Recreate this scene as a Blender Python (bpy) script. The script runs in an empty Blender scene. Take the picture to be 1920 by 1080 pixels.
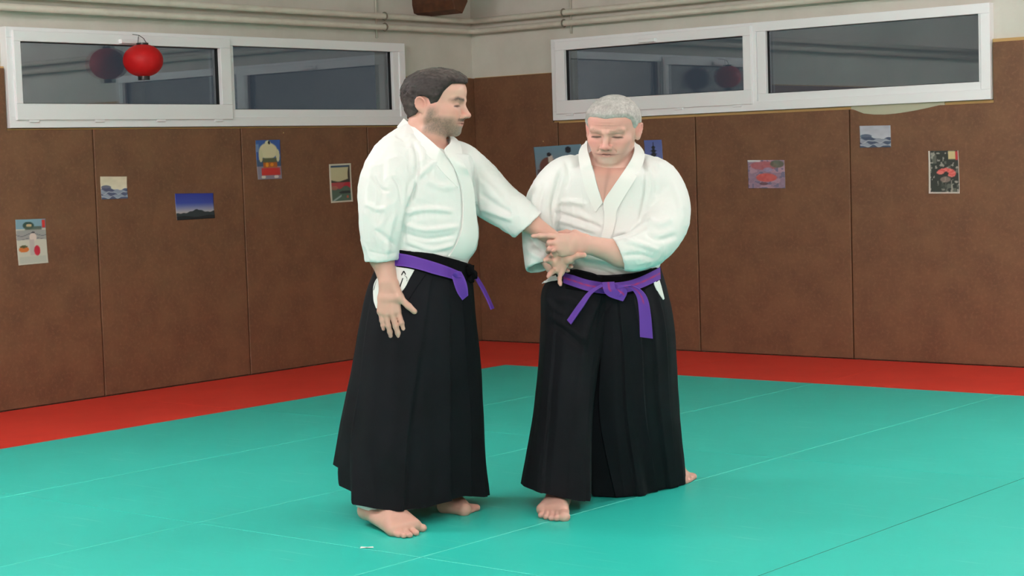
import bpy, bmesh, math, random
import numpy as np
from mathutils import Vector, Matrix
from mathutils.bvhtree import BVHTree
import openvdb as vdb

random.seed(7); rng = np.random.default_rng(7)
SC = bpy.context.scene
COL = SC.collection

# ------------------------------------------------------------------ camera
F0 = 3420.2869
YAW, PITCH, ROLL = .6894, -.0696, -.0318
CAM = np.array([8.9411, -10.467, 1.3518])
fwd = np.array([-math.sin(YAW)*math.cos(PITCH), math.cos(YAW)*math.cos(PITCH), math.sin(PITCH)])
R0 = np.array([math.cos(YAW), math.sin(YAW), 0.]); U0 = np.cross(R0, fwd)
RT = R0*math.cos(ROLL)+U0*math.sin(ROLL); UP = -R0*math.sin(ROLL)+U0*math.cos(ROLL)
FH = np.array([-math.sin(YAW), math.cos(YAW), 0.])
camd = bpy.data.cameras.new('camera'); cam = bpy.data.objects.new('camera', camd); COL.objects.link(cam)
camd.sensor_width = 36; camd.lens = 36*F0/1920; camd.clip_start = .05; camd.clip_end = 100
M = Matrix.Identity(4)
for i in range(3):
    M[i][0] = RT[i]; M[i][1] = UP[i]; M[i][2] = -fwd[i]; M[i][3] = CAM[i]
cam.matrix_world = M
SC.camera = cam

# ------------------------------------------------------------------ world, exposure
w = bpy.data.worlds.new('night'); SC.world = w; w.use_nodes = True
w.node_tree.nodes['Background'].inputs[0].default_value = (.055, .062, .075, 1)
w.node_tree.nodes['Background'].inputs[1].default_value = 1.0
SC.view_settings.view_transform = 'Standard'; SC.view_settings.look = 'None'
SC.view_settings.gamma = 1; SC.view_settings.use_curve_mapping = False
SC.view_settings.exposure = 0.0
LAMPS = [  # fluorescent tubes: x, y, emission strength; final pair added to brighten the walls
    (7.9, -8.6, 215), (9.8, -6.2, 165), (5.4, -9.8, 180), (9.4, -11.6, 230), (7.0, -5.0, 52), (4.6, -7.0, 52), (2.2, -6.6, 260), (6.6, -2.4, 250)]
CEIL = 3.15

# ------------------------------------------------------------------ helpers
def ray(a, b):
    return fwd+RT*(a-960)/F0+UP*(540-b)/F0
def onplane(a, b, ax, val):
    d = ray(a, b); return CAM+d*((val-CAM[ax])/d[ax])
def at(a, b, Y):
    """the point seen at (a,b) that stands Y metres in front of the camera, measured level"""
    d = ray(a, b); return CAM+d*(Y/(d@FH))
def frame(X, Y, Z):
    return np.array([CAM[0], CAM[1], 0])+R0*X+FH*Y+np.array([0, 0, Z])

def tag(o, label=None, cat=None, group=None, kind=None):
    if label: o['label'] = label
    if cat: o['category'] = cat
    if group: o['group'] = group
    if kind: o['kind'] = kind
    return o
def empty(name, loc, label=None, cat=None, group=None, kind=None):
    o = bpy.data.objects.new(name, None); o.empty_display_size = .1; COL.objects.link(o); o.location = loc
    return tag(o, label, cat, group, kind)
def base(parent):
    b = np.zeros(3)
    while parent is not None:
        b = b+np.array(parent.location); parent = parent.parent
    return b
def mobj(name, verts, faces, mat, parent=None, smooth=False, origin=None):
    """one mesh object from world-space vertices"""
    verts = np.asarray(verts, float)
    org = np.asarray(origin if origin is not None else base(parent), float)
    me = bpy.data.meshes.new(name)
    if isinstance(faces, np.ndarray):
        nf, k = faces.shape
        me.vertices.add(len(verts)); me.vertices.foreach_set('co', (verts-org).astype('f').ravel())
        me.loops.add(nf*k); me.loops.foreach_set('vertex_index', faces.astype('i').ravel())
        me.polygons.add(nf); me.polygons.foreach_set('loop_start', np.arange(0, nf*k, k, dtype='i'))
        me.update(calc_edges=True); me.validate()
    else:
        me.from_pydata([tuple(v) for v in (verts-org)], [], [tuple(f) for f in faces])
    mats = mat if isinstance(mat, (list, tuple)) else [mat]
    for m in mats: me.materials.append(m)
    o = bpy.data.objects.new(name, me); COL.objects.link(o)
    if smooth: me.polygons.foreach_set('use_smooth', [True]*len(me.polygons))
    if parent is not None: o.parent = parent; o.location = org-base(parent)
    else: o.location = org
    return o
class MB:
    """collects shapes into one mesh"""
    def __init__(s): s.v = []; s.f = []
    def add(s, v, f):
        n = len(s.v); s.v += [tuple(q) for q in v]; s.f += [tuple(i+n for i in q) for q in f]; return s
    def box(s, a, b, bev=0):
        bm = bmesh.new(); bmesh.ops.create_cube(bm, size=1)
        a = np.minimum(a, b), np.maximum(a, b); lo, hi = a
        for v in bm.verts: v.co = Vector([(lo[i]+hi[i])/2+v.co[i]*(hi[i]-lo[i]) for i in range(3)])
        if bev: bmesh.ops.bevel(bm, geom=bm.edges[:], offset=bev, segments=2, affect='EDGES', profile=.5)
        return s.bm(bm)
    def bm(s, bm):
        bm.verts.index_update(); s.add([v.co[:] for v in bm.verts], [[v.index for v in f.verts] for f in bm.faces]); bm.free(); return s
    def prism(s, poly, fn, d0, d1, bev=0):
        """poly in 2-D, fn(a,b,d)->xyz, extruded between depths d0 and d1"""
        bm = bmesh.new(); n = len(poly)
        A = [bm.verts.new(fn(p[0], p[1], d0)) for p in poly]; B = [bm.verts.new(fn(p[0], p[1], d1)) for p in poly]
        bm.faces.new(A[::-1]); fb = bm.faces.new(B)
        for i in range(n): bm.faces.new([A[i], A[(i+1) % n], B[(i+1) % n], B[i]])
        bmesh.ops.recalc_face_normals(bm, faces=bm.faces[:])
        if bev: bmesh.ops.bevel(bm, geom=list(fb.edges), offset=bev, segments=3, affect='EDGES', profile=.5)
        return s.bm(bm)
    def tube(s, pts, r, n=10, caps=True):
        pts = [np.array(p, float) for p in pts]; rs = r if hasattr(r, '__len__') else [r]*len(pts)
        V = []; ref = None
        for i, p in enumerate(pts):
            t = pts[min(i+1, len(pts)-1)]-pts[max(i-1, 0)]; t = t/np.linalg.norm(t)
            if ref is None:
                ref = np.cross(t, [0, 0, 1.]);
                if np.linalg.norm(ref) < .1: ref = np.cross(t, [1., 0, 0])
            ref = ref-t*(ref@t); ref /= np.linalg.norm(ref); b = np.cross(t, ref)
            for k in range(n):
                a = 2*math.pi*k/n; V.append(p+(ref*math.cos(a)+b*math.sin(a))*rs[i])
        Fc = [(i*n+k, i*n+(k+1) % n, (i+1)*n+(k+1) % n, (i+1)*n+k) for i in range(len(pts)-1) for k in range(n)]
        if caps: Fc += [tuple(range(n))[::-1], tuple((len(pts)-1)*n+k for k in range(n))]
        return s.add(V, Fc)
    def lathe(s, prof, c, axis='z', n=32):
        V = []; 
        for r, h in prof:
            for k in range(n):
                a = 2*math.pi*k/n; V.append((c[0]+r*math.cos(a), c[1]+r*math.sin(a), c[2]+h))
        Fc = [(i*n+k, i*n+(k+1) % n, (i+1)*n+(k+1) % n, (i+1)*n+k) for i in range(len(prof)-1) for k in range(n)]
        return s.add(V, Fc)
    def build(s, name, mat, parent=None, smooth=False, origin=None):
        return mobj(name, s.v, s.f, mat, parent, smooth, origin)

def srgb(r, g, b):
    f = lambda c: (c/255/12.92) if c/255 <= .04045 else ((c/255+.055)/1.055)**2.4
    return (f(r), f(g), f(b), 1)

# ------------------------------------------------------------------ materials
def mat(name, col, rough=.6, spec=.5, noise=None, bump=None, var=None, sheen=0, metal=0, sss=0):
    """noise = (scale, colour2, contrast lo, hi); bump=(scale, strength, distance)"""
    m = bpy.data.materials.new(name); m.use_nodes = True; nt = m.node_tree; N = nt.nodes; L = nt.links
    b = N['Principled BSDF']; b.inputs['Base Color'].default_value = col
    b.inputs['Roughness'].default_value = rough; b.inputs['Specular IOR Level'].default_value = spec; b.inputs['Metallic'].default_value = metal
    if sheen: b.inputs['Sheen Weight'].default_value = sheen
    if sss:
        b.inputs['Subsurface Weight'].default_value = sss; b.inputs['Subsurface Radius'].default_value = (.012, .005, .003); b.inputs['Subsurface Scale'].default_value = 1
    tc = N.new('ShaderNodeTexCoord'); src = tc.outputs['Object']
    if noise:
        cur = None
        for (sc, c2, lo, hi) in (noise if isinstance(noise, list) else [noise]):
            t = N.new('ShaderNodeTexNoise'); t.inputs['Scale'].default_value = sc; t.inputs['Detail'].default_value = 6; t.inputs['Roughness'].default_value = .6
            L.new(src, t.inputs['Vector'])
            r = N.new('ShaderNodeMapRange'); r.inputs[1].default_value = lo; r.inputs[2].default_value = hi; L.new(t.outputs[0], r.inputs[0])
            mx = N.new('ShaderNodeMix'); mx.data_type = 'RGBA'; L.new(r.outputs[0], mx.inputs[0])
            if cur is None: mx.inputs[6].default_value = col
            else: L.new(cur, mx.inputs[6])
            mx.inputs[7].default_value = c2; cur = mx.outputs[2]
        L.new(cur, b.inputs['Base Color'])
    if bump:
        t = N.new('ShaderNodeTexNoise'); t.inputs['Scale'].default_value = bump[0]; t.inputs['Detail'].default_value = 4; L.new(src, t.inputs['Vector'])
        bp = N.new('ShaderNodeBump'); bp.inputs['Strength'].default_value = bump[1]; bp.inputs['Distance'].default_value = bump[2]
        L.new(t.outputs[0], bp.inputs['Height']); L.new(bp.outputs[0], b.inputs['Normal'])
    return m
M_WALL = mat('painted_wall', srgb(214, 210, 200), .8, .3, (3, srgb(200, 197, 186), .35, .8), (60, .15, .004))
M_CEIL = mat('ceiling_paint', srgb(215, 212, 200), .85)
M_VINYL = mat('brown_vinyl', srgb(122, 86, 62), .55, .35, [(5, srgb(106, 73, 54), .38, .68), (45, srgb(134, 95, 70), .5, .8)], (90, .3, .003))
M_FOAM = mat('tan_foam', srgb(196, 160, 104), .8)
M_CREAM = mat('cream_foam', srgb(186, 184, 160), .8)
M_PVC = mat('white_plastic_frame', srgb(244, 244, 246), .35, .5)
M_GASKET = mat('black_gasket', srgb(30, 32, 34), .6)
M_PIPE = mat('pipe_paint', srgb(208, 202, 188), .4, .5, (8, srgb(196, 190, 176), .4, .7))
M_IRON = mat('bracket_iron', srgb(120, 112, 98), .5)
M_WOOD = mat('dark_beam_wood', srgb(98, 58, 34), .6, .4, (14, srgb(70, 40, 24), .35, .7), (30, .3, .004))
M_GREEN = mat('green_mat_vinyl', srgb(46, 196, 182), .42, .45, [(1.6, srgb(52, 202, 188), .35, .7), (22, srgb(64, 200, 188), .55, .8)], (170, .18, .002))
def scuffs(m, col, amt):
    nt = m.node_tree; N = nt.nodes; L = nt.links; b = N['Principled BSDF']; src = b.inputs['Base Color'].links[0].from_socket; tc = [n for n in N if n.type == 'TEX_COORD'][0]
    prev = src
    for rot, sc in ((.5, (2.2, 60, 1)), (-.7, (1.6, 75, 1)), (1.9, (2.8, 52, 1))):
        mp = N.new('ShaderNodeMapping'); mp.inputs['Rotation'].default_value = (0, 0, rot); mp.inputs['Scale'].default_value = sc; L.new(tc.outputs['Object'], mp.inputs[0])
        t = N.new('ShaderNodeTexNoise'); t.inputs['Scale'].default_value = 1; t.inputs['Detail'].default_value = 1; L.new(mp.outputs[0], t.inputs['Vector'])
        r = N.new('ShaderNodeMapRange'); r.inputs[1].default_value = .71; r.inputs[2].default_value = .80; r.inputs[4].default_value = amt; L.new(t.outputs[0], r.inputs[0])
        x = N.new('ShaderNodeMix'); x.data_type = 'RGBA'; L.new(r.outputs[0], x.inputs[0]); L.new(prev, x.inputs[6]); x.inputs[7].default_value = col; prev = x.outputs[2]
    L.new(prev, b.inputs['Base Color'])
scuffs(M_GREEN, srgb(130, 225, 210), .45)
M_RED = mat('red_mat_vinyl', srgb(232, 62, 50), .45, .45, [(2, srgb(220, 54, 44), .35, .7)], (170, .18, .002))
M_WORN = mat('worn_light_edge', srgb(104, 220, 205), .6, .4, (3, srgb(60, 200, 186), .4, .75))
M_EDGE = mat('dark_mat_edge', srgb(18, 120, 105), .6)
M_SUB = mat('beige_vinyl_floor', srgb(170, 158, 142), .5)
M_BLACK = mat('black_plastic', srgb(20, 20, 20), .4)
M_METAL = mat('lamp_housing', srgb(225, 225, 222), .4)

def glass_mat():
    m = bpy.data.materials.new('window_glass'); m.use_nodes = True
    b = m.node_tree.nodes['Principled BSDF']; b.inputs['Base Color'].default_value = (.8, .86, .88, 1)
    b.inputs['Roughness'].default_value = .0; b.inputs['IOR'].default_value = 1.62; b.inputs['Transmission Weight'].default_value = 1
    return m
M_GLASS = glass_mat()
def attr_mat(name, rough=.5, bump=None, spec=.4, sss=0, sheen=0):
    m = mat(name, (1, 1, 1, 1), rough, spec, None, bump, sheen=sheen, sss=sss)
    a = m.node_tree.nodes.new('ShaderNodeVertexColor'); a.layer_name = 'col'
    m.node_tree.links.new(a.outputs[0], m.node_tree.nodes['Principled BSDF'].inputs['Base Color'])
    return m
M_PRINT = attr_mat('printed_paper', .5)
def set_cols(o, cols):
    """cols: n x 3 sRGB 0..255 per vertex"""
    c = np.asarray(cols, float)/255; c = np.where(c <= .04045, c/12.92, ((c+.055)/1.055)**2.4)
    a = o.data.color_attributes.new('col', 'FLOAT_COLOR', 'POINT')
    a.data.foreach_set('color', np.c_[c, np.ones(len(c))].astype('f').ravel())

# ------------------------------------------------------------------ room shell
XR, YN = 11.2, -13.2
def wall(name, a, b, parent=None):
    o = MB().box(a, b).build(name, M_WALL); return tag(o, kind='structure')
T = .045            # thickness of the wall padding; its face lies on x = 0 / y = 0
fl = MB().box((-.2, YN, -.12), (XR, .2, -.045)).build('floor', M_SUB); tag(fl, kind='structure')
tag(MB().box((-.4, YN-.2, CEIL), (XR+.2, .4, CEIL+.1)).build('ceiling', M_CEIL), kind='structure')
W0, W1, WZ0, WZ1 = .757, 4.135, 1.632, 2.215   # window opening, the same on both walls
def wall_with_opening(name, fn):
    m = MB(); far = 13.2 if name == 'wall_left' else XR
    z0 = -.1
    m.prism([(-.2, z0), (far, z0), (far, WZ0+.03), (-.2, WZ0+.03)], fn, -T, -T-.22)
    m.prism([(-.2, WZ1-.03), (far, WZ1-.03), (far, CEIL), (-.2, CEIL)], fn, -T, -T-.22)
    m.prism([(-.2, WZ0+.03), (W0+.03, WZ0+.03), (W0+.03, WZ1-.03), (-.2, WZ1-.03)], fn, -T, -T-.22)
    m.prism([(W1-.03, WZ0+.03), (far, WZ0+.03), (far, WZ1-.03), (W1-.03, WZ1-.03)], fn, -T, -T-.22)
    return tag(m.build(name, M_WALL), kind='structure')
fnL = lambda a, z, d: (d, -a, z)      # left wall: a runs towards the camera along -y, d = distance into the room
fnR = lambda a, z, d: (a, -d, z)      # right wall
wl = wall_with_opening('wall_left', fnL); wr = wall_with_opening('wall_right', fnR)
wall('wall_near', (-.2, YN-.2, -.1), (XR+.2, YN, CEIL)); wall('wall_far_side', (XR, YN, -.1), (XR+.2, .2, CEIL))

# wall padding: a row of tall brown mats cut round the windows
H = 1.977
def pads(fn, wallobj, joints, right):
    g = .0035
    for i in range(len(joints)-1):
        a, b = joints[i]+g, joints[i+1]-g
        if i == 0 : a = joints[0]+(.002 if right else .0)
        if i == 0: poly = [(a, .003), (b, .003), (b, H if b < W0 else WZ0-.012)]
        elif a > W1: poly = [(a, .003), (b, .003), (b, H)]
        elif b > W1: poly = [(a, .003), (b, .003), (b, H), (W1+.012, H), (W1+.012, WZ0-(.020 if right else .012))]
        else: poly = [(a, .003), (b, .003), (b, WZ0-(.020 if right else .012))]
        if i == 0:
            if b > W0: poly += [(W0-.012, WZ0-.012), (W0-.012, H), (a, H)]
            else: poly += [(a, H)]
        elif a > W1: poly += [(a, H)]
        else:
            top = WZ0-(.020 if right else .012)
            if right and i == 3:      # the cover sags here and bares the foam
                for k in range(9):
                    s = 1-k/8; poly.append((a+.02+s*.60, top-.042*math.sin(math.pi*min(1, s)**.7)**.9*(1 if 0 < k < 8 else 0)-.001))
            poly.append((a, top))
        o = MB().prism(poly, fn, -T+.004, .0, .006).build('wall_mat', M_VINYL, wallobj)
    # tan core board showing above the covers
    top = H+.010
    m = MB(); e = joints[-1]
    m.prism([(0.0, .01), (e, .01), (e, H+(.02 if right else .01)), (W1+.004, H+(.02 if right else .01)), (W1+.004, WZ0-.003), (W0-.004, WZ0-.003), (W0-.004, H+.004), (0.0, H+.004)], fn, -T, -T+.026)
    m.build('core_board', M_FOAM, wallobj)
    if right:
        MB().prism([(3.17, WZ0-.08), (3.82, WZ0-.08), (3.82, WZ0-.0), (3.17, WZ0-.0)], fn, -T+.004, -.012).build('bare_foam', M_CREAM, wallobj)
pads(fnL, wl, [-T, 1.1647, 2.3492, 3.5396, 4.73, 5.92, 7.1, 8.3], False)
pads(fnR, wr, [0.0, .7892, 1.9779, 3.1607, 4.35, 5.54, 6.73, 7.92, 9.1], True)

# floor mats
xs = [0.003, 1.215, 2.394, 3.561, 4.729, 5.86, 7.03, 8.2]; ys = [-.003, -1.188, -3.548, -5.898, -8.25]
for i in range(len(xs)-1):
    for j in range(len(ys)-1):
        red = i == 0 or j == 0
        g = .0005
        g2 = g if red else .0014
        me = MB().box((xs[i]+g2, ys[j+1]+g, -.04), (xs[i+1]-g2, ys[j]-g, 0), 0)
        bm = bmesh.new(); vs = [bm.verts.new(v) for v in me.v]
        for f in me.f: bm.faces.new([vs[k] for k in f])
        bm.normal_update()
        te = [e for e in bm.edges if all(v.co.z > -.001 for v in e.verts)]
        r = bmesh.ops.bevel(bm, geom=te, offset=.0016, segments=1, affect='EDGES')
        bm.normal_update()
        for f in r['faces']: f.material_index = 1 if abs(f.normal.x) > abs(f.normal.y) else 0
        o = mobj('floor_mat', [v.co[:] for v in bm.verts], [[v.index for v in f.verts] for f in bm.faces] if not bm.verts.index_update() else [], [M_RED if red else M_GREEN, M_RED if red else (M_EDGE if i >= 4 else M_WORN)], fl,
                 origin=((xs[i]+xs[i+1])/2, (ys[j]+ys[j+1])/2, 0))
        o.data.polygons.foreach_set('material_index', [f.material_index for f in bm.faces]); bm.free()
        o.data.update()

# windows: outer frame, a tilting sash, a fixed pane
def window(name, fn, flip):
    ctr = fn((W0+W1)/2, WZ0, 0)
    root = empty(name, ctr, kind='structure')
    D0, D1 = -.10, .012
    def ringm(a0, a1, z0, z1, t, d0, d1, bev=.003, tb=None):
        m = MB(); tb = tb or t
        m.prism([(a0, z0), (a1, z0), (a1, z0+tb), (a0, z0+tb)], fn, d0, d1, bev)
        m.prism([(a0, z1-t), (a1, z1-t), (a1, z1), (a0, z1)], fn, d0, d1, bev)
        m.prism([(a0, z0+tb), (a0+t, z0+tb), (a0+t, z1-t), (a0, z1-t)], fn, d0, d1, bev)
        m.prism([(a1-t, z0+tb), (a1, z0+tb), (a1, z1-t), (a1-t, z1-t)], fn, d0, d1, bev)
        return m
    mid = 2.455
    m = ringm(W0, W1, WZ0, WZ1, .062, D0, D1)
    m.prism([(mid-.028, WZ0+.06), (mid+.028, WZ0+.06), (mid+.028, WZ1-.06), (mid-.028, WZ1-.06)], fn, D0, D1, .003)
    m.build('window_frame', M_PVC, root)
    if not flip: s0, s1, p0, p1 = mid-.02, W1-.04, W0, mid      # left wall: sash nearer the camera
    else: s0, s1, p0, p1 = W0+.045, mid-.002, mid, W1
    g0, g1 = (2.522, 4.047) if not flip else (.885, 2.389)
    # sash
    m = MB(); z0, z1 = WZ0+.045, WZ1-.02; gz0, gz1 = 1.772, 2.132
    d0, d1 = -.05, .028
    m.prism([(s0, z0), (s1, z0), (s1, gz0), (s0, gz0)], fn, d0, d1, .004)
    m.prism([(s0, gz1), (s1, gz1), (s1, z1), (s0, z1)], fn, d0, d1, .004)
    m.prism([(s0, gz0), (g0, gz0), (g0, gz1), (s0, gz1)], fn, d0, d1, .004)
    m.prism([(g1, gz0), (s1, gz0), (s1, gz1), (g1, gz1)], fn, d0, d1, .004)
    sash = m.build('sash', M_PVC, root)
    ringm(g0-.004, g1+.004, gz0-.004, gz1+.004, .008, -.03, .0, 0).build('gasket', M_GASKET, root)
    MB().prism([(g0, gz0), (g1, gz0), (g1, gz1), (g0, gz1)], fn, -.012, -.016).build('window_pane', M_GLASS, root)
    MB().prism([(g0-.003, gz0-.003), (g1+.003, gz0-.003), (g1+.003, gz1+.003), (g0-.003, gz1+.003)], fn, -.034, -.038).build('window_pane', M_GLASS, root)
    # fixed light
    h0, h1 = (.879, 2.391) if not flip else (2.552, 4.057)
    zz0, zz1 = 1.742, 2.157
    m = MB()
    m.prism([(p0+.03, WZ0+.05), (p1-.01, WZ0+.05), (p1-.01, zz0), (p0+.03, zz0)], fn, -.05, .004, .003)
    m.prism([(p0+.03, zz1), (p1-.01, zz1), (p1-.01, WZ1-.03), (p0+.03, WZ1-.03)], fn, -.05, .004, .003)
    m.prism([(p0+.03, zz0), (h0, zz0), (h0, zz1), (p0+.03, zz1)], fn, -.05, .004, .003)
    e_ = p1-.02 if flip else p1+.02
    m.prism([(h1, zz0), (e_, zz0), (e_, zz1), (h1, zz1)], fn, -.05, .004, .003)
    m.build('glazing_bead', M_PVC, root)
    ringm(h0-.004, h1+.004, zz0-.004, zz1+.004, .008, -.045, -.02, 0).build('gasket', M_GASKET, root)
    MB().prism([(h0, zz0), (h1, zz0), (h1, zz1), (h0, zz1)], fn, -.030, -.034).build('window_pane', M_GLASS, root)
    MB().prism([(h0, zz0), (h1, zz0), (h1, zz1), (h0, zz1)], fn, -.052, -.056).build('window_pane', M_GLASS, root)
    for k in range(4):
        a = s0+.12+(s1-s0-.24)*k/3
        MB().prism([(a-.035, z0-.014), (a+.03, z0-.014), (a+.035, z0+.004), (a-.04, z0+.004)], fn, .01, .024, .003).build('drain_cap', M_PVC, root)
    a = (s0+s1)/2
    MB().prism([(a-.07, gz1+.006), (a+.07, gz1+.006), (a+.07, gz1+.032), (a-.07, gz1+.032)], fn, .026, .052, .006).build('window_handle', M_PVC, root)
    return root
window('window_1', fnL, False); window('window_2', fnR, True)

# night outside: a dim yard wall beyond the panes
# heating pipes along both walls, one continuous run each with its corner elbow
def pipe(z, r, off, label):
    pts = [(off, -9.0, z), (off, -.30, z), (off, off*-1-.05, z), (off+.02, -off-.02, z), (off+.05, -off, z), (.3, -off, z), (9.0, -off, z)]
    pts = [(off, -9.0, z), (off, -off-.06, z), (off+.008, -off-.03, z), (off+.03, -off-.008, z), (off+.06, -off, z), (9.0, -off, z)]
    o = MB().tube(pts, r, 14).build('heating_pipe', M_PIPE, smooth=True)
    return tag(o, label, 'pipe', 'heating pipes under the ceiling')
po = .035
p_up = pipe(2.398, .021, po, 'upper cream heating pipe running above the windows of both walls')
p_lo = pipe(2.322, .021, po, 'lower cream heating pipe just above the window frames of both walls')
pc = MB().tube([(po+.03, -6, 2.478), (po+.03, -po-.1, 2.478), (po+.1, -po-.03, 2.478), (7, -po-.03, 2.478)], .016, 10).build('heating_pipe', M_PIPE, smooth=True)
bpy.data.objects.remove(pc)
for (nm, p, lab) in (('pipe_bracket', (0, -.982), 'iron double pipe bracket on left wall beside the corner window end'), ('pipe_bracket', (.9, 0), 'iron double pipe bracket on right wall above first window corner'),
                     ('pipe_bracket', (0, -4.9), None), ('pipe_bracket', (4.9, 0), None)):
    if lab is None: continue
    left = p[0] == 0; rt = empty(nm, (p[0], p[1], 2.30), lab, 'bracket')
    fn = fnL if left else fnR; a = -p[1] if left else p[0]
    m = MB(); m.tube([fn(a+.012, 2.25, -.035), fn(a+.012, CEIL, -.03)], .008, 8)
    m.build('hanger_rod', M_PIPE, rt, True)
    for z in (2.322, 2.398):
        m = MB(); pts = []
        for k in range(13):
            t = math.pi*2*k/12; pts.append(fn(a, z+.026*math.sin(t), po+.026*math.cos(t)))
        m.tube(pts, .0055, 8); m.tube([fn(a, z, po-.026), fn(a, z, -T-.01)], .006, 8)
        m.build('clamp', M_IRON, rt, True)

# roof timber end poking in above the pipes
bc = onplane(815, 0, 0, .25)
m = MB(); y0 = -.50
poly = []
fnB = lambda a, z, d: (d, a, z)
beam = MB().prism([(-.585, 2.44), (-.50, 2.415), (-.44, 2.50), (-.44, CEIL), (-.60, CEIL), (-.60, 2.50)], fnB, -T, .35, .006).build('roof_beam', M_WOOD)
tag(beam, 'dark brown timber beam end jutting from the wall above the pipes', 'beam')

# ceiling lamps (above the picture)
for i, (x, y, p) in enumerate(LAMPS):
    rt = empty('ceiling_lamp', (x, y, CEIL), 'unseen white ceiling batten with a bare fluorescent tube over the mats', 'lamp', 'fluorescent ceiling lamps')
    MB().box((x-.63, y-.03, CEIL-.07), (x+.63, y+.03, CEIL), .004).build('housing', M_METAL, rt)
    m = bpy.data.materials.new('lit_tube'); m.use_nodes = True; nt = m.node_tree; nt.nodes.clear()
    e = nt.nodes.new('ShaderNodeEmission'); e.inputs[0].default_value = (1, .92, .93, 1); e.inputs[1].default_value = p
    q = nt.nodes.new('ShaderNodeOutputMaterial'); nt.links.new(e.outputs[0], q.inputs[0])
    MB().tube([(x-.6, y, CEIL-.12), (x+.6, y, CEIL-.12)], .03, 12).build('tube', m, rt, True)
    for sx in (-.6, .6): MB().box((x+sx-.02, y-.02, CEIL-.16), (x+sx+.02, y+.02, CEIL-.07), .003).build('tube_holder', M_METAL, rt)

# paper lantern hanging in front of the left window
LC = np.array([.150, -3.255, 2.03])
lan = empty('paper_lantern', LC-np.array([0, 0, .11]), 'round red paper lantern hanging before the left window pane', 'lantern')
M_LAN = mat('red_paper', srgb(196, 18, 22), .55, .35, (12, srgb(190, 14, 20), .4, .7)); 
_b = M_LAN.node_tree.nodes['Principled BSDF']
prof = []
for k in range(0, 41):
    t = -math.pi/2+math.pi*k/40; r = .120*math.cos(t)**.92 if 0 < k < 40 else .03
    prof.append((max(r, .034)*(1+.012*(1 if k % 2 else 0)), .098*math.sin(t)))
mm = MB(); n = 48; V = []
for r, h in prof:
    for k in range(n):
        a = 2*math.pi*k/n; V.append(LC+np.array([r*math.cos(a), r*math.sin(a), h]))
mm.add(V, [(i*n+k, i*n+(k+1) % n, (i+1)*n+(k+1) % n, (i+1)*n+k) for i in range(len(prof)-1) for k in range(n)])
mm.build('lantern_shade', M_LAN, lan, True)
MB().lathe([(.001, -.118), (.036, -.118), (.036, -.088), (.001, -.088)], LC, n=28).build('lower_cap', M_BLACK, lan)
MB().lathe([(.001, .088), (.036, .088), (.036, .106), (.001, .106)], LC, n=28).build('upper_cap', M_BLACK, lan)
MB().tube([LC+[0, -.034, .104], LC+[-.01, -.02, .14], LC+[-.03, .0, .155], LC+[-.01, .02, .135], LC+[0, .034, .104]], .0022, 6).tube([LC+[-.03, 0, .155], LC+[-.1, .01, .165]], .002, 6).build('hanging_wire', M_BLACK, lan)

# ================================================================== modelling tools for the figures
# figure space: X right, Y away from the camera, Z up, all level, metres
def pt(u, v, Y):
    W = at(u, v, Y)-CAM; return np.array([W@R0, W@FH, W[2]+CAM[2]])
def ptfloor(u, v, z=0.):
    W = onplane(u, v, 2, z)-CAM; return np.array([W@R0, W@FH, z])
def world(P):
    P = np.asarray(P, float); return np.array([CAM[0], CAM[1], 0])+P[..., :1]*R0+P[..., 1:2]*FH+P[..., 2:3]*np.array([0, 0, 1.])
def px_of(P):
    """figure-space points -> picture coordinates (to place folds and colours)"""
    W = world(P)-CAM; z = W@fwd; return 960+F0*(W@RT)/z, 540-F0*(W@UP)/z

def smin(a, b, k):
    if k <= 0: return np.minimum(a, b)
    h = np.clip(.5+.5*(b-a)/k, 0, 1); return b+(a-b)*h-k*h*(1-h)
def smax(a, b, k): return -smin(-a, -b, k)
def rcone(P, a, b, ra, rb):
    a = np.asarray(a, float); b = np.asarray(b, float); ab = b-a; L2 = ab@ab+1e-12
    t = np.clip(((P-a)@ab)/L2, 0, 1); d = P-(a+t[..., None]*ab)
    return np.sqrt((d*d).sum(-1))-(ra+(rb-ra)*t)
def ell(P, c, r, R=None):
    d = P-np.asarray(c, float)
    if R is not None: d = d@R
    r = np.asarray(r, float); k0 = np.sqrt(((d/r)**2).sum(-1)); k1 = np.sqrt(((d/r**2)**2).sum(-1))+1e-9
    return k0*(k0-1)/k1
def vnoise(P, seed=0):
    """smooth lattice noise, -1..1"""
    P = np.asarray(P, float)+100+seed*13.7; I = np.floor(P).astype(np.int64); f = P-I; f = f*f*(3-2*f); out = 0
    for dx in (0, 1):
        for dy in (0, 1):
            for dz in (0, 1):
                h = (I[..., 0]+dx)*73856093 ^ (I[..., 1]+dy)*19349663 ^ (I[..., 2]+dz)*83492791 ^ seed*2654435
                h = (h ^ (h >> 13))*1274126177 & 0x7fffffff; v = (h ^ (h >> 16)) % 10007/5003.5-1
                out = out+v*(f[..., 0] if dx else 1-f[..., 0])*(f[..., 1] if dy else 1-f[..., 1])*(f[..., 2] if dz else 1-f[..., 2])
    return out
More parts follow.
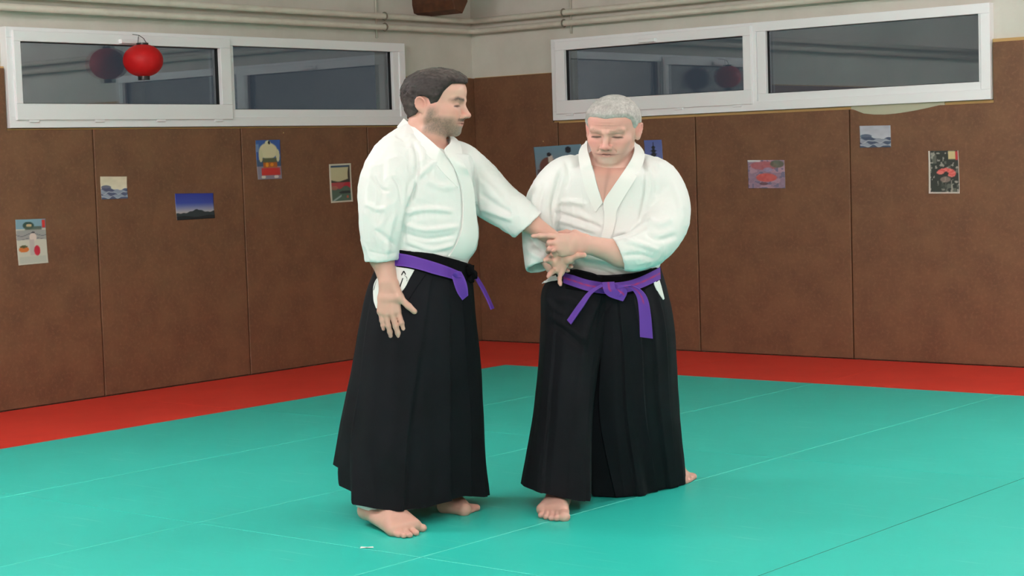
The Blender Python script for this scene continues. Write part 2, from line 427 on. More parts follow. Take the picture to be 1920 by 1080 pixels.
class Shape:
    """a list of blended solids; each entry keeps a bounding ball so far ones are skipped"""
    def __init__(s): s.e = []
    def cone(s, a, b, ra, rb, k=.01, op='+'):
        a = np.asarray(a, float); b = np.asarray(b, float)
        s.e.append((lambda P: rcone(P, a, b, ra, rb), (a+b)/2, np.linalg.norm(b-a)/2+max(ra, rb), k, op)); return s
    def chain(s, pts, rs, k=.01):
        for i in range(len(pts)-1): s.cone(pts[i], pts[i+1], rs[i], rs[i+1], k)
        return s
    def ell(s, c, r, k=.01, op='+', R=None):
        c = np.asarray(c, float); s.e.append((lambda P: ell(P, c, r, R), c, max(r), k, op)); return s
    def fn(s, f, c, rad, k=.01, op='+'): s.e.append((f, np.asarray(c, float), rad, k, op)); return s
    def eval(s, P, c=None, rad=None):
        d = np.full(P.shape[:-1], .5)
        for f, ec, er, k, op in s.e:
            if c is not None and np.linalg.norm(ec-c)-er-rad > k+.012: continue
            q = f(P)
            if op == '+': d = smin(d, q, k)
            elif op == '-': d = smax(d, -q, k)
            else: d = smax(d, q, k)
        return d
    def mesh(s, h):
        lo = np.min([c-r for f, c, r, k, op in s.e if op == '+'], axis=0)-.02; hi = np.max([c+r for f, c, r, k, op in s.e if op == '+'], axis=0)+.02
        B = 24; nb = np.ceil((hi-lo)/(B*h)).astype(int); bg = 4*h
        g = vdb.FloatGrid(bg); ar = np.arange(B)*h
        loc = np.stack(np.meshgrid(ar, ar, ar, indexing='ij'), -1); rad = B*h*.87
        for i in range(nb[0]):
            for j in range(nb[1]):
                for k in range(nb[2]):
                    o = lo+np.array([i, j, k])*B*h; c = o+B*h/2
                    dc = float(s.eval(c[None], c, rad)[0])
                    if dc > rad*1.9+.02: continue
                    if dc < -rad*1.9-.02:
                        g.fill((i*B, j*B, k*B), (i*B+B-1, j*B+B-1, k*B+B-1), -bg, True); continue
                    d = s.eval(o+loc, c, rad)
                    g.copyFromArray(np.clip(d, -bg, bg).astype('f'), ijk=(i*B, j*B, k*B))
        V, Q = g.convertToQuads(0.0)
        return V.astype(float)*h+lo, Q.astype(np.int64)[:, ::-1].copy()

def edges_of(Q):
    e = np.concatenate([Q[:, [i, (i+1) % Q.shape[1]]] for i in range(Q.shape[1])]); return e
def relax(V, Q, it=4, lam=.5, mask=None):
    e = edges_of(Q); n = len(V); cnt = np.bincount(e.ravel(), minlength=n).astype(float)[:, None]; cnt[cnt == 0] = 1
    for _ in range(it):
        S = np.zeros_like(V)
        for a in range(3): S[:, a] = np.bincount(e[:, 0], V[e[:, 1], a], n)+np.bincount(e[:, 1], V[e[:, 0], a], n)
        D = (S/cnt-V)*lam
        V = V+(D if mask is None else D*mask[:, None])
    return V
def normals(V, Q):
    n = np.cross(V[Q[:, 2]]-V[Q[:, 0]], V[Q[:, 3]]-V[Q[:, 1]]) if Q.shape[1] == 4 else np.cross(V[Q[:, 1]]-V[Q[:, 0]], V[Q[:, 2]]-V[Q[:, 0]])
    N = np.zeros_like(V)
    for a in range(3):
        for k in range(Q.shape[1]): N[:, a] += np.bincount(Q[:, k], n[:, a], len(V))
    return N/(np.linalg.norm(N, axis=1)[:, None]+1e-12)

class Loft:
    """closed shells from rings, merged into one skin"""
    def __init__(s): s.V = []; s.T = []; s.n = 0
    def rings(s, R):
        R = [np.asarray(r) for r in R]; m = len(R[0]); off = s.n
        V = np.concatenate(R+[R[0].mean(0)[None], R[-1].mean(0)[None]]); T = []
        for i in range(len(R)-1):
            for k in range(m):
                a, b, c, d = i*m+k, i*m+(k+1) % m, (i+1)*m+(k+1) % m, (i+1)*m+k
                T += [(a, b, c), (a, c, d)]
        c0, c1 = len(R)*m, len(R)*m+1
        for k in range(m): T += [(c0, (k+1) % m, k), (c1, (len(R)-1)*m+k, (len(R)-1)*m+(k+1) % m)]
        s.V.append(V); s.T.append(np.array(T)+off); s.n += len(V); return s
    def body(s, rows, n=56, e=2.3, sub=4):
        """rows: (v, u_left, u_right, Y, half depth)"""
        rows = np.array([tuple(r)+(0,)*(6-len(r)) for r in rows], float); R = []
        t = np.linspace(0, len(rows)-1, (len(rows)-1)*sub+1)
        for q in t:
            v, ul, ur, Y, b, tl = cat(rows, q)
            A, C = pt(ul, v-tl/2, Y), pt(ur, v+tl/2, Y); c = (A+C)/2; a = (C-A)/2
            th = np.linspace(0, 2*math.pi, n, endpoint=False); cs, sn = np.cos(th), np.sin(th)
            cx = np.sign(cs)*abs(cs)**(2/e); sy = np.sign(sn)*abs(sn)**(2/e)
            R.append(c+cx[:, None]*a+sy[:, None]*np.array([0, b, 0]))
        return s.rings(R)
    def sleeve(s, pts, r1, r2, pocket=.10, thick=.0105, n=36, sub=5, cut=None):
        """open-ended sleeve along pts; the last ring is the cuff, folded back inside"""
        pts = np.array(pts, float); K = np.c_[pts, r1, r2]; Q = [cat(K, q) for q in np.linspace(0, len(pts)-1, (len(pts)-1)*sub+1)]
        Q = np.array(Q); P = Q[:, :3]; R = []
        T = np.gradient(P, axis=0); T /= np.linalg.norm(T, axis=1)[:, None]
        if cut is not None:       # turn the last rings into the cuff's own plane
            cut = np.asarray(cut, float); cut /= np.linalg.norm(cut)
            for i in range(len(T)):
                w_ = max(0, (i/(len(T)-1)-.55)/.45); T[i] = T[i]*(1-w_)+cut*w_; T[i] /= np.linalg.norm(T[i])
        def ring(c, t, a, b):
            y = np.array([0, 1., 0]); y = y-t*(y@t); y /= np.linalg.norm(y); x = np.cross(t, y)
            th = np.linspace(0, 2*math.pi, n, endpoint=False); return c+np.cos(th)[:, None]*x*a+np.sin(th)[:, None]*y*b
        for i in range(len(P)): R.append(ring(P[i], T[i], Q[i, 3], Q[i, 4]))
        if pocket:
            R.append(ring(P[-1]+T[-1]*.002, T[-1], Q[-1, 3]-thick*.5, Q[-1, 4]-thick*.5))
            L = 0; i = len(P)-1
            R.append(ring(P[-1], T[-1], Q[-1, 3]-thick, Q[-1, 4]-thick))
            while L < pocket and i > 1:
                L += np.linalg.norm(P[i]-P[i-1]); i -= 1; R.append(ring(P[i], T[i], Q[i, 3]-thick*1.1, Q[i, 4]-thick*1.1))
        return s.rings(R)
    def merge(s, h, it=6):
        V = np.concatenate(s.V).astype('f'); T = np.concatenate(s.T).astype('uint32'); lo = V.min(0)-.05
        tr = vdb.createLinearTransform(float(h))
        g = vdb.FloatGrid.createLevelSetFromPolygons((V-lo).astype('f'), triangles=T, transform=tr, halfWidth=3.0)
        W, Q = g.convertToQuads(0.0); W = W.astype(float)+lo; Q = Q.astype(np.int64)[:, ::-1].copy()
        return relax(W, Q, it), Q
def cat(K, q):
    """Catmull-Rom through the rows of K at parameter q"""
    K = np.asarray(K, float); i = int(min(max(math.floor(q), 0), len(K)-2)); t = q-i
    p0, p1, p2, p3 = K[max(i-1, 0)], K[i], K[i+1], K[min(i+2, len(K)-1)]
    return .5*((2*p1)+(p2-p0)*t+(2*p0-5*p1+4*p2-p3)*t*t+(3*p1-p0-3*p2+p3)*t**3)
def resample(K, n): 
    K = np.asarray(K, float); return np.array([cat(K, q) for q in np.linspace(0, len(K)-1, n)])

def folds(V, Q, F, fold_gain=2.1):
    """cloth folds: F = (list of picture points, width in px, height in m); ridges (+) and creases (-) running along the surface"""
    N = normals(V, Q); u, v = px_of(V); P = np.c_[u, v]; D = np.zeros(len(V))
    front = np.clip(-N[:, 1]*2.2+.25, 0, 1)
    for pts, wd, amp in F:
        pts = np.asarray(pts, float)
        if len(pts) > 2: pts = resample(pts, len(pts)*3)
        best = np.full(len(V), 1e9); tt = np.zeros(len(V)); n = len(pts)-1
        for i in range(n):
            a, b = pts[i], pts[i+1]; ab = b-a; t = np.clip(((P-a)@ab)/(ab@ab), 0, 1); d = np.hypot(*(P-(a+t[:, None]*ab)).T)
            m = d < best; best[m] = d[m]; tt[m] = (i+t[m])/n
        env = np.minimum(1, np.minimum(tt, 1-tt)*5+.12)
        D += amp*fold_gain*env*(np.exp(-(best/wd)**2)-.35*np.exp(-(best/wd/2.2)**2))
    return V+N*(D*front)[:, None]
def wrinkle(V, amp, seed=0, freq=(9, 22, 41)):
    r = np.random.default_rng(seed); D = np.zeros(len(V))
    for f in freq:
        for _ in range(4):
            k = r.normal(size=3); k = k/np.linalg.norm(k)*f*r.uniform(.7, 1.3); k2 = r.normal(size=3)*f*.4
            D += np.sin(V@k*1.0+2.2*np.sin(V@k2+r.uniform(0, 6))+r.uniform(0, 6))*amp/f*9/4
    return D
def tree(V, Q): return BVHTree.FromPolygons([tuple(p) for p in V], [tuple(int(i) for i in q) for q in Q])
def hit(T, u, v):
    """first surface met at picture point (u,v), in figure space"""
    d = ray(u, v); D = np.array([d@R0, d@FH, d[2]]); D /= np.linalg.norm(D)
    r = T.ray_cast(Vector((0, 0, CAM[2])), Vector(D))
    return (np.array(r[0]), D) if r[0] is not None else (None, D)
def strip(name, A, B, T, off, thick, mt, parent, n=60, m=6, Yf=7., smooth_it=3, cols=None, bulge=0, snap=.035):
    """a band of cloth between two picture curves A and B, laid on surface T"""
    A = resample(A, n); B = resample(B, n); G = np.zeros((n, m, 3)); Yd = np.full((n, m), np.nan); D = np.zeros((n, m, 3))
    three = A.shape[1] == 3
    for i in range(n):
        for j in range(m):
            s = j/(m-1); q = A[i]*(1-s)+B[i]*s
            if three and T is None: G[i, j] = pt(q[0], q[1], q[2]); Yd[i, j] = q[2]; continue
            p, d = hit(T, q[0], q[1])
            if three:
                G[i, j, :2] = q[:2]; D[i, j, 0] = q[2]; Yd[i, j] = p[1]-off if (p is not None and abs(p[1]-off-q[2]) < snap) else np.nan; continue
            G[i, j, :2] = q[:2]
            if p is not None: Yd[i, j] = p[1]
    if three and T is not None:
        ok = ~np.isnan(Yd).any(1); first = int(np.argmax(ok)) if ok.any() else n; ex = D[..., 0].copy(); D[...] = 0
        for j in range(m):
            c = Yd[:, j]; g_ = ~np.isnan(c)
            Yd[:, j] = np.interp(np.arange(n), np.flatnonzero(g_), c[g_]) if g_.any() else ex[:, j]
        raw = Yd.copy()
        for _ in range(10): Yd[1:-1] = (Yd[:-2]+2*Yd[1:-1]+Yd[2:])/4; Yd[:, 1:-1] = (Yd[:, :-2]+2*Yd[:, 1:-1]+Yd[:, 2:])/4
        wgt = np.clip((np.arange(n)-first+2)/max(6, n*.14), 0, 1); wgt = (wgt*wgt*(3-2*wgt))[:, None]
        Yd = ex*(1-wgt)+np.minimum(Yd, raw+off*.5)*wgt
        for _ in range(3): Yd[1:-1] = (Yd[:-2]+2*Yd[1:-1]+Yd[2:])/4
        for i in range(n):
            for j in range(m): G[i, j] = pt(G[i, j, 0], G[i, j, 1], Yd[i, j])
    if not three:
        for j in range(m):
            c = Yd[:, j]; ok = ~np.isnan(c)
            if ok.sum() > 1: c[~ok] = np.interp(np.flatnonzero(~ok), np.flatnonzero(ok), c[ok])
            else: c[:] = Yf
            Yd[:, j] = c
        for _ in range(smooth_it):
            Yd[1:-1] = (Yd[:-2]+2*Yd[1:-1]+Yd[2:])/4; Yd[:, 1:-1] = np.minimum(Yd[:, 1:-1], (Yd[:, :-2]+2*Yd[:, 1:-1]+Yd[:, 2:])/4)
        for i in range(n):
            for j in range(m):
                s = j/(m-1)*2-1; G[i, j] = pt(G[i, j, 0], G[i, j, 1], Yd[i, j]-off-bulge*(1-s*s))
    nt = np.cross(np.gradient(G, axis=0), np.gradient(G, axis=1)); nt /= np.linalg.norm(nt, axis=2)[..., None]+1e-9
    nt = np.where((nt[..., 1:2] > 0) if not three else (nt.mean((0, 1))[1] > 0), -nt, nt)
    Gb = G-nt*thick
    V = np.concatenate([G.reshape(-1, 3), Gb.reshape(-1, 3)]); F = []; o = n*m; ix = lambda i, j: i*m+j
    for i in range(n-1):
        for j in range(m-1):
            F.append((ix(i, j), ix(i, j+1), ix(i+1, j+1), ix(i+1, j))); F.append((o+ix(i, j), o+ix(i+1, j), o+ix(i+1, j+1), o+ix(i, j+1)))
        F.append((ix(i, 0), ix(i+1, 0), o+ix(i+1, 0), o+ix(i, 0))); F.append((ix(i, m-1), o+ix(i, m-1), o+ix(i+1, m-1), ix(i+1, m-1)))
    for j in range(m-1):
        F.append((ix(0, j), o+ix(0, j), o+ix(0, j+1), ix(0, j+1))); F.append((ix(n-1, j), ix(n-1, j+1), o+ix(n-1, j+1), o+ix(n-1, j)))
    ob = mobj(name, world(V), np.array(F), mt, parent, True)
    if cols is not None:
        s = np.tile(np.tile(np.arange(m)/(m-1), n), 2); t = np.tile(np.repeat(np.arange(n)/(n-1), m), 2); set_cols(ob, cols(s, t))
    try: ob.data.set_sharp_from_angle(angle=.9)
    except Exception: pass
    return ob

# ------------------------------------------------------------------ head
def rotm(yaw, pitch, roll):
    """columns: side, forward, up.  yaw 0 looks at the camera (-Y), +90 looks right (+X)"""
    y, p, r = map(math.radians, (yaw, pitch, roll))
    f = np.array([math.sin(y)*math.cos(p), -math.cos(y)*math.cos(p), -math.sin(p)])
    s = np.array([math.cos(y), math.sin(y), 0.]); up = np.cross(f, s)
    if up[2] < 0: up = -up
    s2 = s*math.cos(r)+up*math.sin(r); up2 = -s*math.sin(r)+up*math.cos(r)
    return np.c_[s2, f, up2]
def head_sdf(h):
    """h: dict of face traits. Returns f(P canonical)"""
    def f(P):
        x = np.abs(P[..., 0]); S = np.stack([x, P[..., 1], P[..., 2]], -1)
        d = ell(S, (0, -.014, .034), (.0765, .099, .086))
        d = smin(d, ell(S, (0, .026, -.030), (.0615, .063, .088)), .03)
        d = smin(d, ell(S, (0, .034, .052), (.062, .054, .050)), .02)
        jw = h.get('jaw', 0)
        d = smin(d, rcone(S, (.049+jw, .002, -.058), (.020, .066, -.098), .021+jw*.6, .017), .03)
        d = smin(d, rcone(S, (.048+jw, .0, -.02), (.049+jw, .004, -.06), .020, .021+jw*.6), .03)
        d = smin(d, ell(S, (0, .074, -.103), (.021, .018, .016)), .018)
        d = smin(d, ell(S, (.040, .058, -.024), (.024, .022, .020)), .024)
        d = smin(d, ell(S, (.030, .060, -.055), (.026+jw*.6, .024, .028)), .024)
        br = h.get('brow', 0); d = smin(d, rcone(S, (.044, .066+br, .019), (.010, .084+br, .016), .0105, .010), .012)
        # eye sockets and lids
        d = smax(d, -ell(S, (.031, .098, .001), (.019, .022, .0105)), .014)
        d = smin(d, ell(S, (.0310, .0685, .000), (.0165, .0150, .0118)), .004)
        d = smax(d, -rcone(S, (.019, .0815, -.0035), (.043, .0765, -.0035), .0016, .0012), .0015)
        # nose
        d = smin(d, rcone(S, (0, .082, .010), (0, .106, -.032), .0075, .0098), .012)
        d = smin(d, ell(S, (0, .1085, -.0365), (.0118, .0105, .0095)), .007)
        d = smin(d, ell(S, (.0135, .097, -.0405), (.0075, .0105, .0078)), .007)
        d = smax(d, -ell(S, (.0065, .1045, -.0475), (.0035, .006, .0035)), .003)
        # muzzle, lips
        d = smin(d, ell(S, (0, .068, -.066), (.033, .026, .030)), .018)
        d = smin(d, rcone(S, (0, .0885, -.0625), (.019, .0785, -.0660), .0058, .0030), .006)
        d = smin(d, rcone(S, (0, .0875, -.0745), (.015, .0790, -.0715), .0064, .0035), .006)
        d = smax(d, -rcone(S, (0, .0985, -.0682), (.025, .080, -.0690), .0024, .0014), .004)
        # nasolabial crease
        d = smax(d, -rcone(S, (.019, .093, -.041), (.033, .0810, -.068), .0022, .0015), .007)
        if h.get('wrinkled'): d = d+.0011*np.sin((z0 := S[..., 2])*640+S[..., 0]*30)*np.exp(-((z0-.044)/.013)**2-(S[..., 0]/.032)**2)*(S[..., 1] > .05)
        # ears
        c, s_ = math.cos(.25), math.sin(.25); E = S-np.array([.078, -.010+h.get('ear', (0, 0))[0], -.006+h.get('ear', (0, 0))[1]]); ey = E[..., 1]*c+E[..., 2]*s_; ez = -E[..., 1]*s_+E[..., 2]*c
        E = np.stack([E[..., 0]*.97+E[..., 1]*h.get('flare', .22), ey, ez], -1)
        ear = ell(E, (0, 0, .002), (.0080, .0180, .0320)); ear = smin(ear, ell(E, (0, .004, -.022), (.006, .010, .012)), .006)
        ear = smax(ear, -ell(E, (.0095, .001, .006), (.0090, .0115, .0195)), .003)
        rim = [(.004+.003*math.sin(a), .0150*math.cos(a)-.001, .026*math.sin(a)+.004) for a in [(-.5+k*.5) for k in range(10)]]
        for q0, q1 in zip(rim[:-1], rim[1:]):
            if q0[2] > -.026: ear = smin(ear, rcone(E, q0, q1, .0034, .0034), .002)
        ear = smin(ear, rcone(E, (.001, -.006, .016), (.001, -.005, -.008), .0035, .003), .003)
        ear = smin(ear, ell(E, (.001, .0095, -.005), (.005, .0035, .006)), .003)
        d = smin(d, ear, .006)
        return d
    return f
def hair_sdf(h, base):
    side = h['side']; thick = h['thick']; lift = h.get('lift', 0)
    def f(P):
        x = np.abs(P[..., 0]); y, z = P[..., 1], P[..., 2]
        S = np.stack([x, y, z], -1)
        d = ell(S, (0, -.014, .034), (.0765, .099, .086)); d = smin(d, ell(S, (0, .034, .052), (.062, .054, .050)), .02)
        d = smin(d, ell(S, (0, -.03, -.02), (.070, .068, .07)), .03)
        line = z-np.interp(y, [-.12, -.075, -.045, -.022, -.004, .010, .026, .040, .058, .080, .12], side)
        line = line+h.get('peak', .0)*np.clip(1-x/.03, 0, 1)
        tp_ = h.get('taper', .6); t = (1-tp_*(1-np.clip(line/.016, 0, 1)))*thick*np.clip((z+.05)/.09, .18, 1)+lift*np.clip((z-.06)/.05, 0, 1)*np.clip((y+.05)/.09, 0, 1)
        n1 = vnoise(P*[330, 120, 150], 1)*.0013+vnoise(P*[90, 45, 60], 2)*.0022*h.get('tuft', 1)
        n0 = np.sin(P[..., 0]*620+3*np.sin(y*130+z*97))*np.sin(y*210+4*np.sin(P[..., 0]*170)+z*170)*.0010+np.sin(P[..., 0]*90+y*40+3*np.sin(z*50+y*35))*.0012*h.get('tuft', 1)
        d = d-t-n1*h.get('rough', 1)
        # hairline: forehead, temple, sideburn, nape
        front = (y-.071-h.get('fr', 0))*.5+(z-.074)*-.75+x*h.get('temple', .12)*1.0     # in front and below -> cut
        cut_face = np.maximum(-( z-(.078+h.get('hl', 0)) + np.clip((.045-y), -.1, .2)*.62 + np.clip(x-.045, 0, 1)*.0), 0)
        d = smax(d, -line*.8, .004)
        # clear around the ear
        d = smax(d, -(np.hypot(y+.008-h.get('ear', (0, 0))[0], (z+.002-h.get('ear', (0, 0))[1])*.8)-.024)-np.where(x > .05, 0, 1.), .003) if h.get('clear', True) else d
        return d
    return f
def place(fc, O, R, S, rad):
    """puts a canonical shape into figure space: O origin, R turn, S stretch (x,y,z of figure space)"""
    S = np.asarray(S, float); m = S.min()
    def f(P): return fc(((P-O)/S)@R)*m
    return f, O, rad*S.max()
def canon(V, O, R, S): return ((V-O)/np.asarray(S, float))@R

def hand(sh, wrist, knuckles, fingers, thumb, rf=.0085, rw=.027, rp=.0125, k=.009):
    """palm, four fingers of three bones and a thumb; all joints given"""
    wrist = np.asarray(wrist, float); K = [np.asarray(q, float) for q in knuckles]
    ax = K[0]-K[3]; ax /= np.linalg.norm(ax)+1e-9
    W = [wrist+ax*rw*.55, wrist+ax*rw*.2, wrist-ax*rw*.2, wrist-ax*rw*.55]
    for i in range(4): sh.cone(W[i], K[i], rp*1.12, rp*.92, .014)
    for i in range(3): sh.cone((W[i]+K[i])/2, (W[i+1]+K[i+1])/2, rp, rp, .012)
    fr = [rf*1.0, rf*1.05, rf, rf*.85]
    for i in range(4):
        J = [K[i]]+[np.asarray(q, float) for q in fingers[i]]; r = fr[i]
        for a in range(len(J)-1):
            sh.cone(J[a], J[a+1], r*(1.08-.10*a), r*(1.0-.10*a), k*.35 if a else k*.5)
            if a: sh.ell(J[a], (r*1.06,)*3, .003)
    J = [np.asarray(q, float) for q in thumb]
    sh.cone(wrist+ax*rw*.5, J[0], rp*1.1, rp*1.15, .012); sh.cone(J[0], (W[1]+K[1])/2, rp, rp*.9, .012)
    for a in range(len(J)-1): sh.cone(J[a], J[a+1], rf*(1.35-.14*a), rf*(1.2-.14*a), .005)
    return sh

def curve(K, n, sm=0):
    """closed curve from (t, u, v, Y) knots"""
    K = sorted(K); K = [(K[-1][0]-1,)+tuple(K[-1][1:])]+[tuple(k) for k in K]+[(K[0][0]+1,)+tuple(K[0][1:])]; K = np.array(K, float)
    t = np.arange(n)/n; C = np.stack([np.interp(t, K[:, 0], K[:, i]) for i in (1, 2, 3)], 1)
    for _ in range(sm): C = (np.roll(C, 1, 0)+2*C+np.roll(C, -1, 0))/4
    return np.array([pt(*c) for c in C])
def skirt(curves, pleats, n=440, m=90, th=.004, wr=(.002, 1), sm=None, floor=None, amp0=.25):
    """loft through closed curves from waist to hem with knife pleats; pleats = (t, width, height, side)"""
    sm = sm or [60]*len(curves); C = [curve(c, n, s) for c, s in zip(curves, sm)]; q = np.linspace(0, len(C)-1, m)
    A = np.array(C); G = np.array([cat(A.reshape(len(C), -1), a).reshape(n, 3) for a in q])
    s = np.linspace(0, 1, m)[:, None]; t = (np.arange(n)/n)[None]
    gx = np.roll(G, -1, 1)-np.roll(G, 1, 1); nx = np.stack([gx[..., 1], -gx[..., 0], 0*gx[..., 0]], -1); nx /= np.linalg.norm(nx, axis=2)[..., None]
    ctr = G.mean(1, keepdims=True); nx = np.where(((nx*(G-ctr)).sum((1, 2)) < 0)[:, None, None], -nx, nx)
    D = np.zeros((m, n))
    for p in pleats:
        t0, wd, hh, sd = p[:4]; drift = p[4] if len(p) > 4 else 0; s0 = p[5] if len(p) > 5 else -.3
        x = ((t-t0-drift*s+.5) % 1-.5)*sd
        prof = np.where(x < 0, np.exp(-(x/(wd*.10))**2), np.clip(1-x/wd, 0, 1)**1.3)
        D += hh*prof*np.clip(amp0+(1-amp0)*s*1.3, 0, 1)*np.clip((s-s0)/.25, 0, 1)
    G = G+nx*D[..., None]
    W = wrinkle(G.reshape(-1, 3), wr[0], wr[1], (5, 12, 25)).reshape(m, n)*np.clip(s*3, .2, 1); G = G+nx*W[..., None]
    if floor is not None: G[..., 2] = np.maximum(G[..., 2], floor+.003*(1-s))
    I = G-nx*th; V = np.concatenate([G.reshape(-1, 3), I.reshape(-1, 3)]); ix = np.arange(m*n).reshape(m, n); r = np.roll(ix, -1, 1); o = m*n
    Q = [np.stack([ix[:-1], ix[1:], r[1:], r[:-1]], -1).reshape(-1, 4), np.stack([ix[:-1], r[:-1], r[1:], ix[1:]], -1).reshape(-1, 4)+o,
         np.stack([ix[-1], ix[-1]+o, r[-1]+o, r[-1]], -1), np.stack([ix[0], r[0], r[0]+o, ix[0]+o], -1)]
    return V, np.concatenate(Q)
def join(parts):
    V = []; Q = []; o = 0
    for v, q in parts: V.append(v); Q.append(q+o); o += len(v)
    return np.concatenate(V), np.concatenate(Q)

# ================================================================== the two men
M_SKIN = attr_mat('skin', .48, (160, .12, .002), .4, sss=.12)
M_HAIR = attr_mat('short_hair', .6, None, .3)
M_GI = mat('white_woven_cotton', srgb(233, 233, 231), .85, .2, None, (420, .35, .0015), sheen=.15)
M_GI2 = mat('white_cotton_collar', srgb(236, 236, 233), .85, .2, None, (700, .25, .001), sheen=.15)
M_HAK = mat('black_pleated_cloth', srgb(23, 23, 28), .85, .15, (5, srgb(18, 18, 22), .4, .7), (500, .2, .001))
M_HAK2 = mat('black_cloth_band', srgb(9, 9, 11), .9, .1)
M_BELT = attr_mat('purple_belt_cloth', .65, (400, .2, .001))
M_INK = mat('black_embroidery', srgb(24, 22, 24), .7)
M_EYE = attr_mat('eye', .15)
M_NAIL = mat('finger_nail', srgb(226, 178, 166), .35)
fwd3 = np.array([0, -1., 0])
def gi_jitter(V, Q, seed, amp=.0012):
    r = vnoise(V*[26, 26, 14], seed); c = np.maximum(0, 1-np.abs(r)*3.2)*.0028; r2 = vnoise(V*[44, 44, 30], seed+1); c2 = np.maximum(0, 1-np.abs(r2)*3)*.0014
    return V+normals(V, Q)*(wrinkle(V, amp, seed)+(c+c2)*np.clip(vnoise(V*7, seed+3)*1.5+.6, 0, 1))[:, None]

def face_cols(C, tone, o):
    """skin colours over the canonical head"""
    x, y, z = np.abs(C[:, 0]), C[:, 1], C[:, 2]; n = len(C)
    base = np.tile(np.array(tone, float), (n, 1))
    def blend(w, col):
        nonlocal base
        w = np.clip(w, 0, 1)[:, None]; base = base*(1-w)+np.array(col, float)*w
    g = lambda q, s: np.exp(-(q/s)**2)
    head = (z > -.16)
    blend(.5*g(np.hypot(x-.042, z+.025), .024)*(y > .02), o['blush'])
    blend(.55*g(np.hypot(x, z+.036), .016)*(y > .09), o['blush'])
    blend(.35*g(z-.055, .03)*(y > .03), o['brow_skin'])
    blend(.55*g(np.hypot((x-.078)*.4, (z+.0)*.7), .02)*(x > .072), o['blush'])  # pinker ear: flush, and shade of its hollow painted into the colour
    nz = vnoise(C*420, 5)+vnoise(C*900, 6)*.6
    # beard
    jaw = np.clip((-.040-z)/.02, 0, 1)*np.clip((y+.012)/.018, 0, 1)
    side = np.clip((.036-y)/.02, 0, 1)*np.clip((-.006-z)/.03, 0, 1)*np.clip((y+.006)/.012, 0, 1)*(x > .04)
    cheek_clear = g((z+.045)/.026, 1)*g((x-.035)/.022, 1)*(y > .035)
    b = np.maximum(jaw*(1-cheek_clear*.9), side)
    b *= np.clip(1-np.exp(-((x/.024)**2+((z+.069)/.0078)**2)*.9)*1.6, 0, 1)     # lips stay bare
    b *= np.clip((z+.135)/.02, 0, 1)
    noseb = (z > -.052) & (x < .022); b[noseb] *= .1
    blend(b*o['beard']*(.85+.25*nz), o['beard_col'])
    if 'goatee' in o:
        gt = np.clip((-.076-z)/.006, 0, 1)*g(x, .024)*(y > .06); blend(gt*.8*(.8+.3*nz), o['goatee'])
        ms = g((z+.0555)/.0075, 1)*g(x/.03, 1)*(y > .07)*(z < -.0475); blend(ms*o.get('mous', .8)*(.8+.3*nz), o['mous_col'])
    # lips
    lip = g(x/.024, 1)**.6*g((z+.0685)/.0075, 1)*(y > .074); blend(lip*.8, o['lip'])
    blend(g(x/.026, 1)*g((z+.0684)/.0017, 1)*(y > .07)*.95, (70, 38, 36))
    # nostrils
    blend(g(np.hypot(x-.0065, (z+.0475)), .0035)*(y > .09)*.9, (60, 34, 30))
    # eyes: lash line, lid shade, brows
    ly = -.0038-((x-.031)/.02)**2*.0-.0015*((x-.031)/.014)**2*-1
    ex = (x-.033)/.0195; ly = -.0036-.0035*ex**2*(ex > 0); blend(g((z-ly)/(o.get('lash', .0026)*(.35+.75*np.clip(1-ex**2, 0, 1))), 1)*np.clip((1-np.abs(ex))*3, 0, 1)*(y > .045)*.95, (36, 26, 25))
    blend(.45*g(np.hypot((x-.031)*.6, z-.004), .010)*(y > .05), o['lid'])
    blend(.4*g((z+.012)/.005, 1)*g((x-.029)/.016, 1)*(y > .05), o['lid'])
    bz = .0215+.004*np.clip((x-.02)/.02, 0, 1)-.006*np.clip((x-.04)/.015, 0, 1)
    blend(g((z-bz)/.0062, 1)*np.clip((x-.009)/.006, 0, 1)*np.clip((.060-x)/.012, 0, 1)*(y > .04)*o['brow']*(.9+.3*nz), o['brow_col'])
    # stubble of cropped hair under the hair shell
    return base, head

def skin_body(name, sh, h, parent, head_pose, tone, o, tips=[]):
    V, Q = sh.mesh(h); V = relax(V, Q, 1, .5)
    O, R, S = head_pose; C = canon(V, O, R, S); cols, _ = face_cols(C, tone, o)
    hd = (np.linalg.norm(C, axis=1) < .17) & (C[:, 2] > -.125)
    body = np.tile(np.array(tone, float), (len(V), 1)); w = np.clip((.155-np.linalg.norm(C-np.array([0, .03, 0]), axis=1))/.02, 0, 1)[:, None]
    cols = body*(1-w)+cols*w
    for c, r, col, a in tips:
        w = np.clip(a*np.exp(-(np.linalg.norm(V-np.asarray(c), axis=1)/r)**2), 0, 1)[:, None]; cols = cols*(1-w)+np.array(col, float)*w
    n = wrinkle(V, .5, 3, (60, 120)); cols = cols*(1+.02*np.clip(n*10, -1, 1)[:, None])
    ob = mobj(name, world(V), Q, M_SKIN, parent, True); set_cols(ob, np.clip(cols, 0, 255)); return ob, V, Q
def hair(name, h, O, R, S, base, parent, colf, res=.0022):
    sh = Shape(); f, c, rad = place(hair_sdf(h, base), O, R, S, .145); sh.fn(f, c, rad, 0)
    V, Q = sh.mesh(res); V = relax(V, Q, 1, .3); C = canon(V, O, R, S)
    ob = mobj(name, world(V), Q, M_HAIR, parent, True); set_cols(ob, colf(C)); return ob

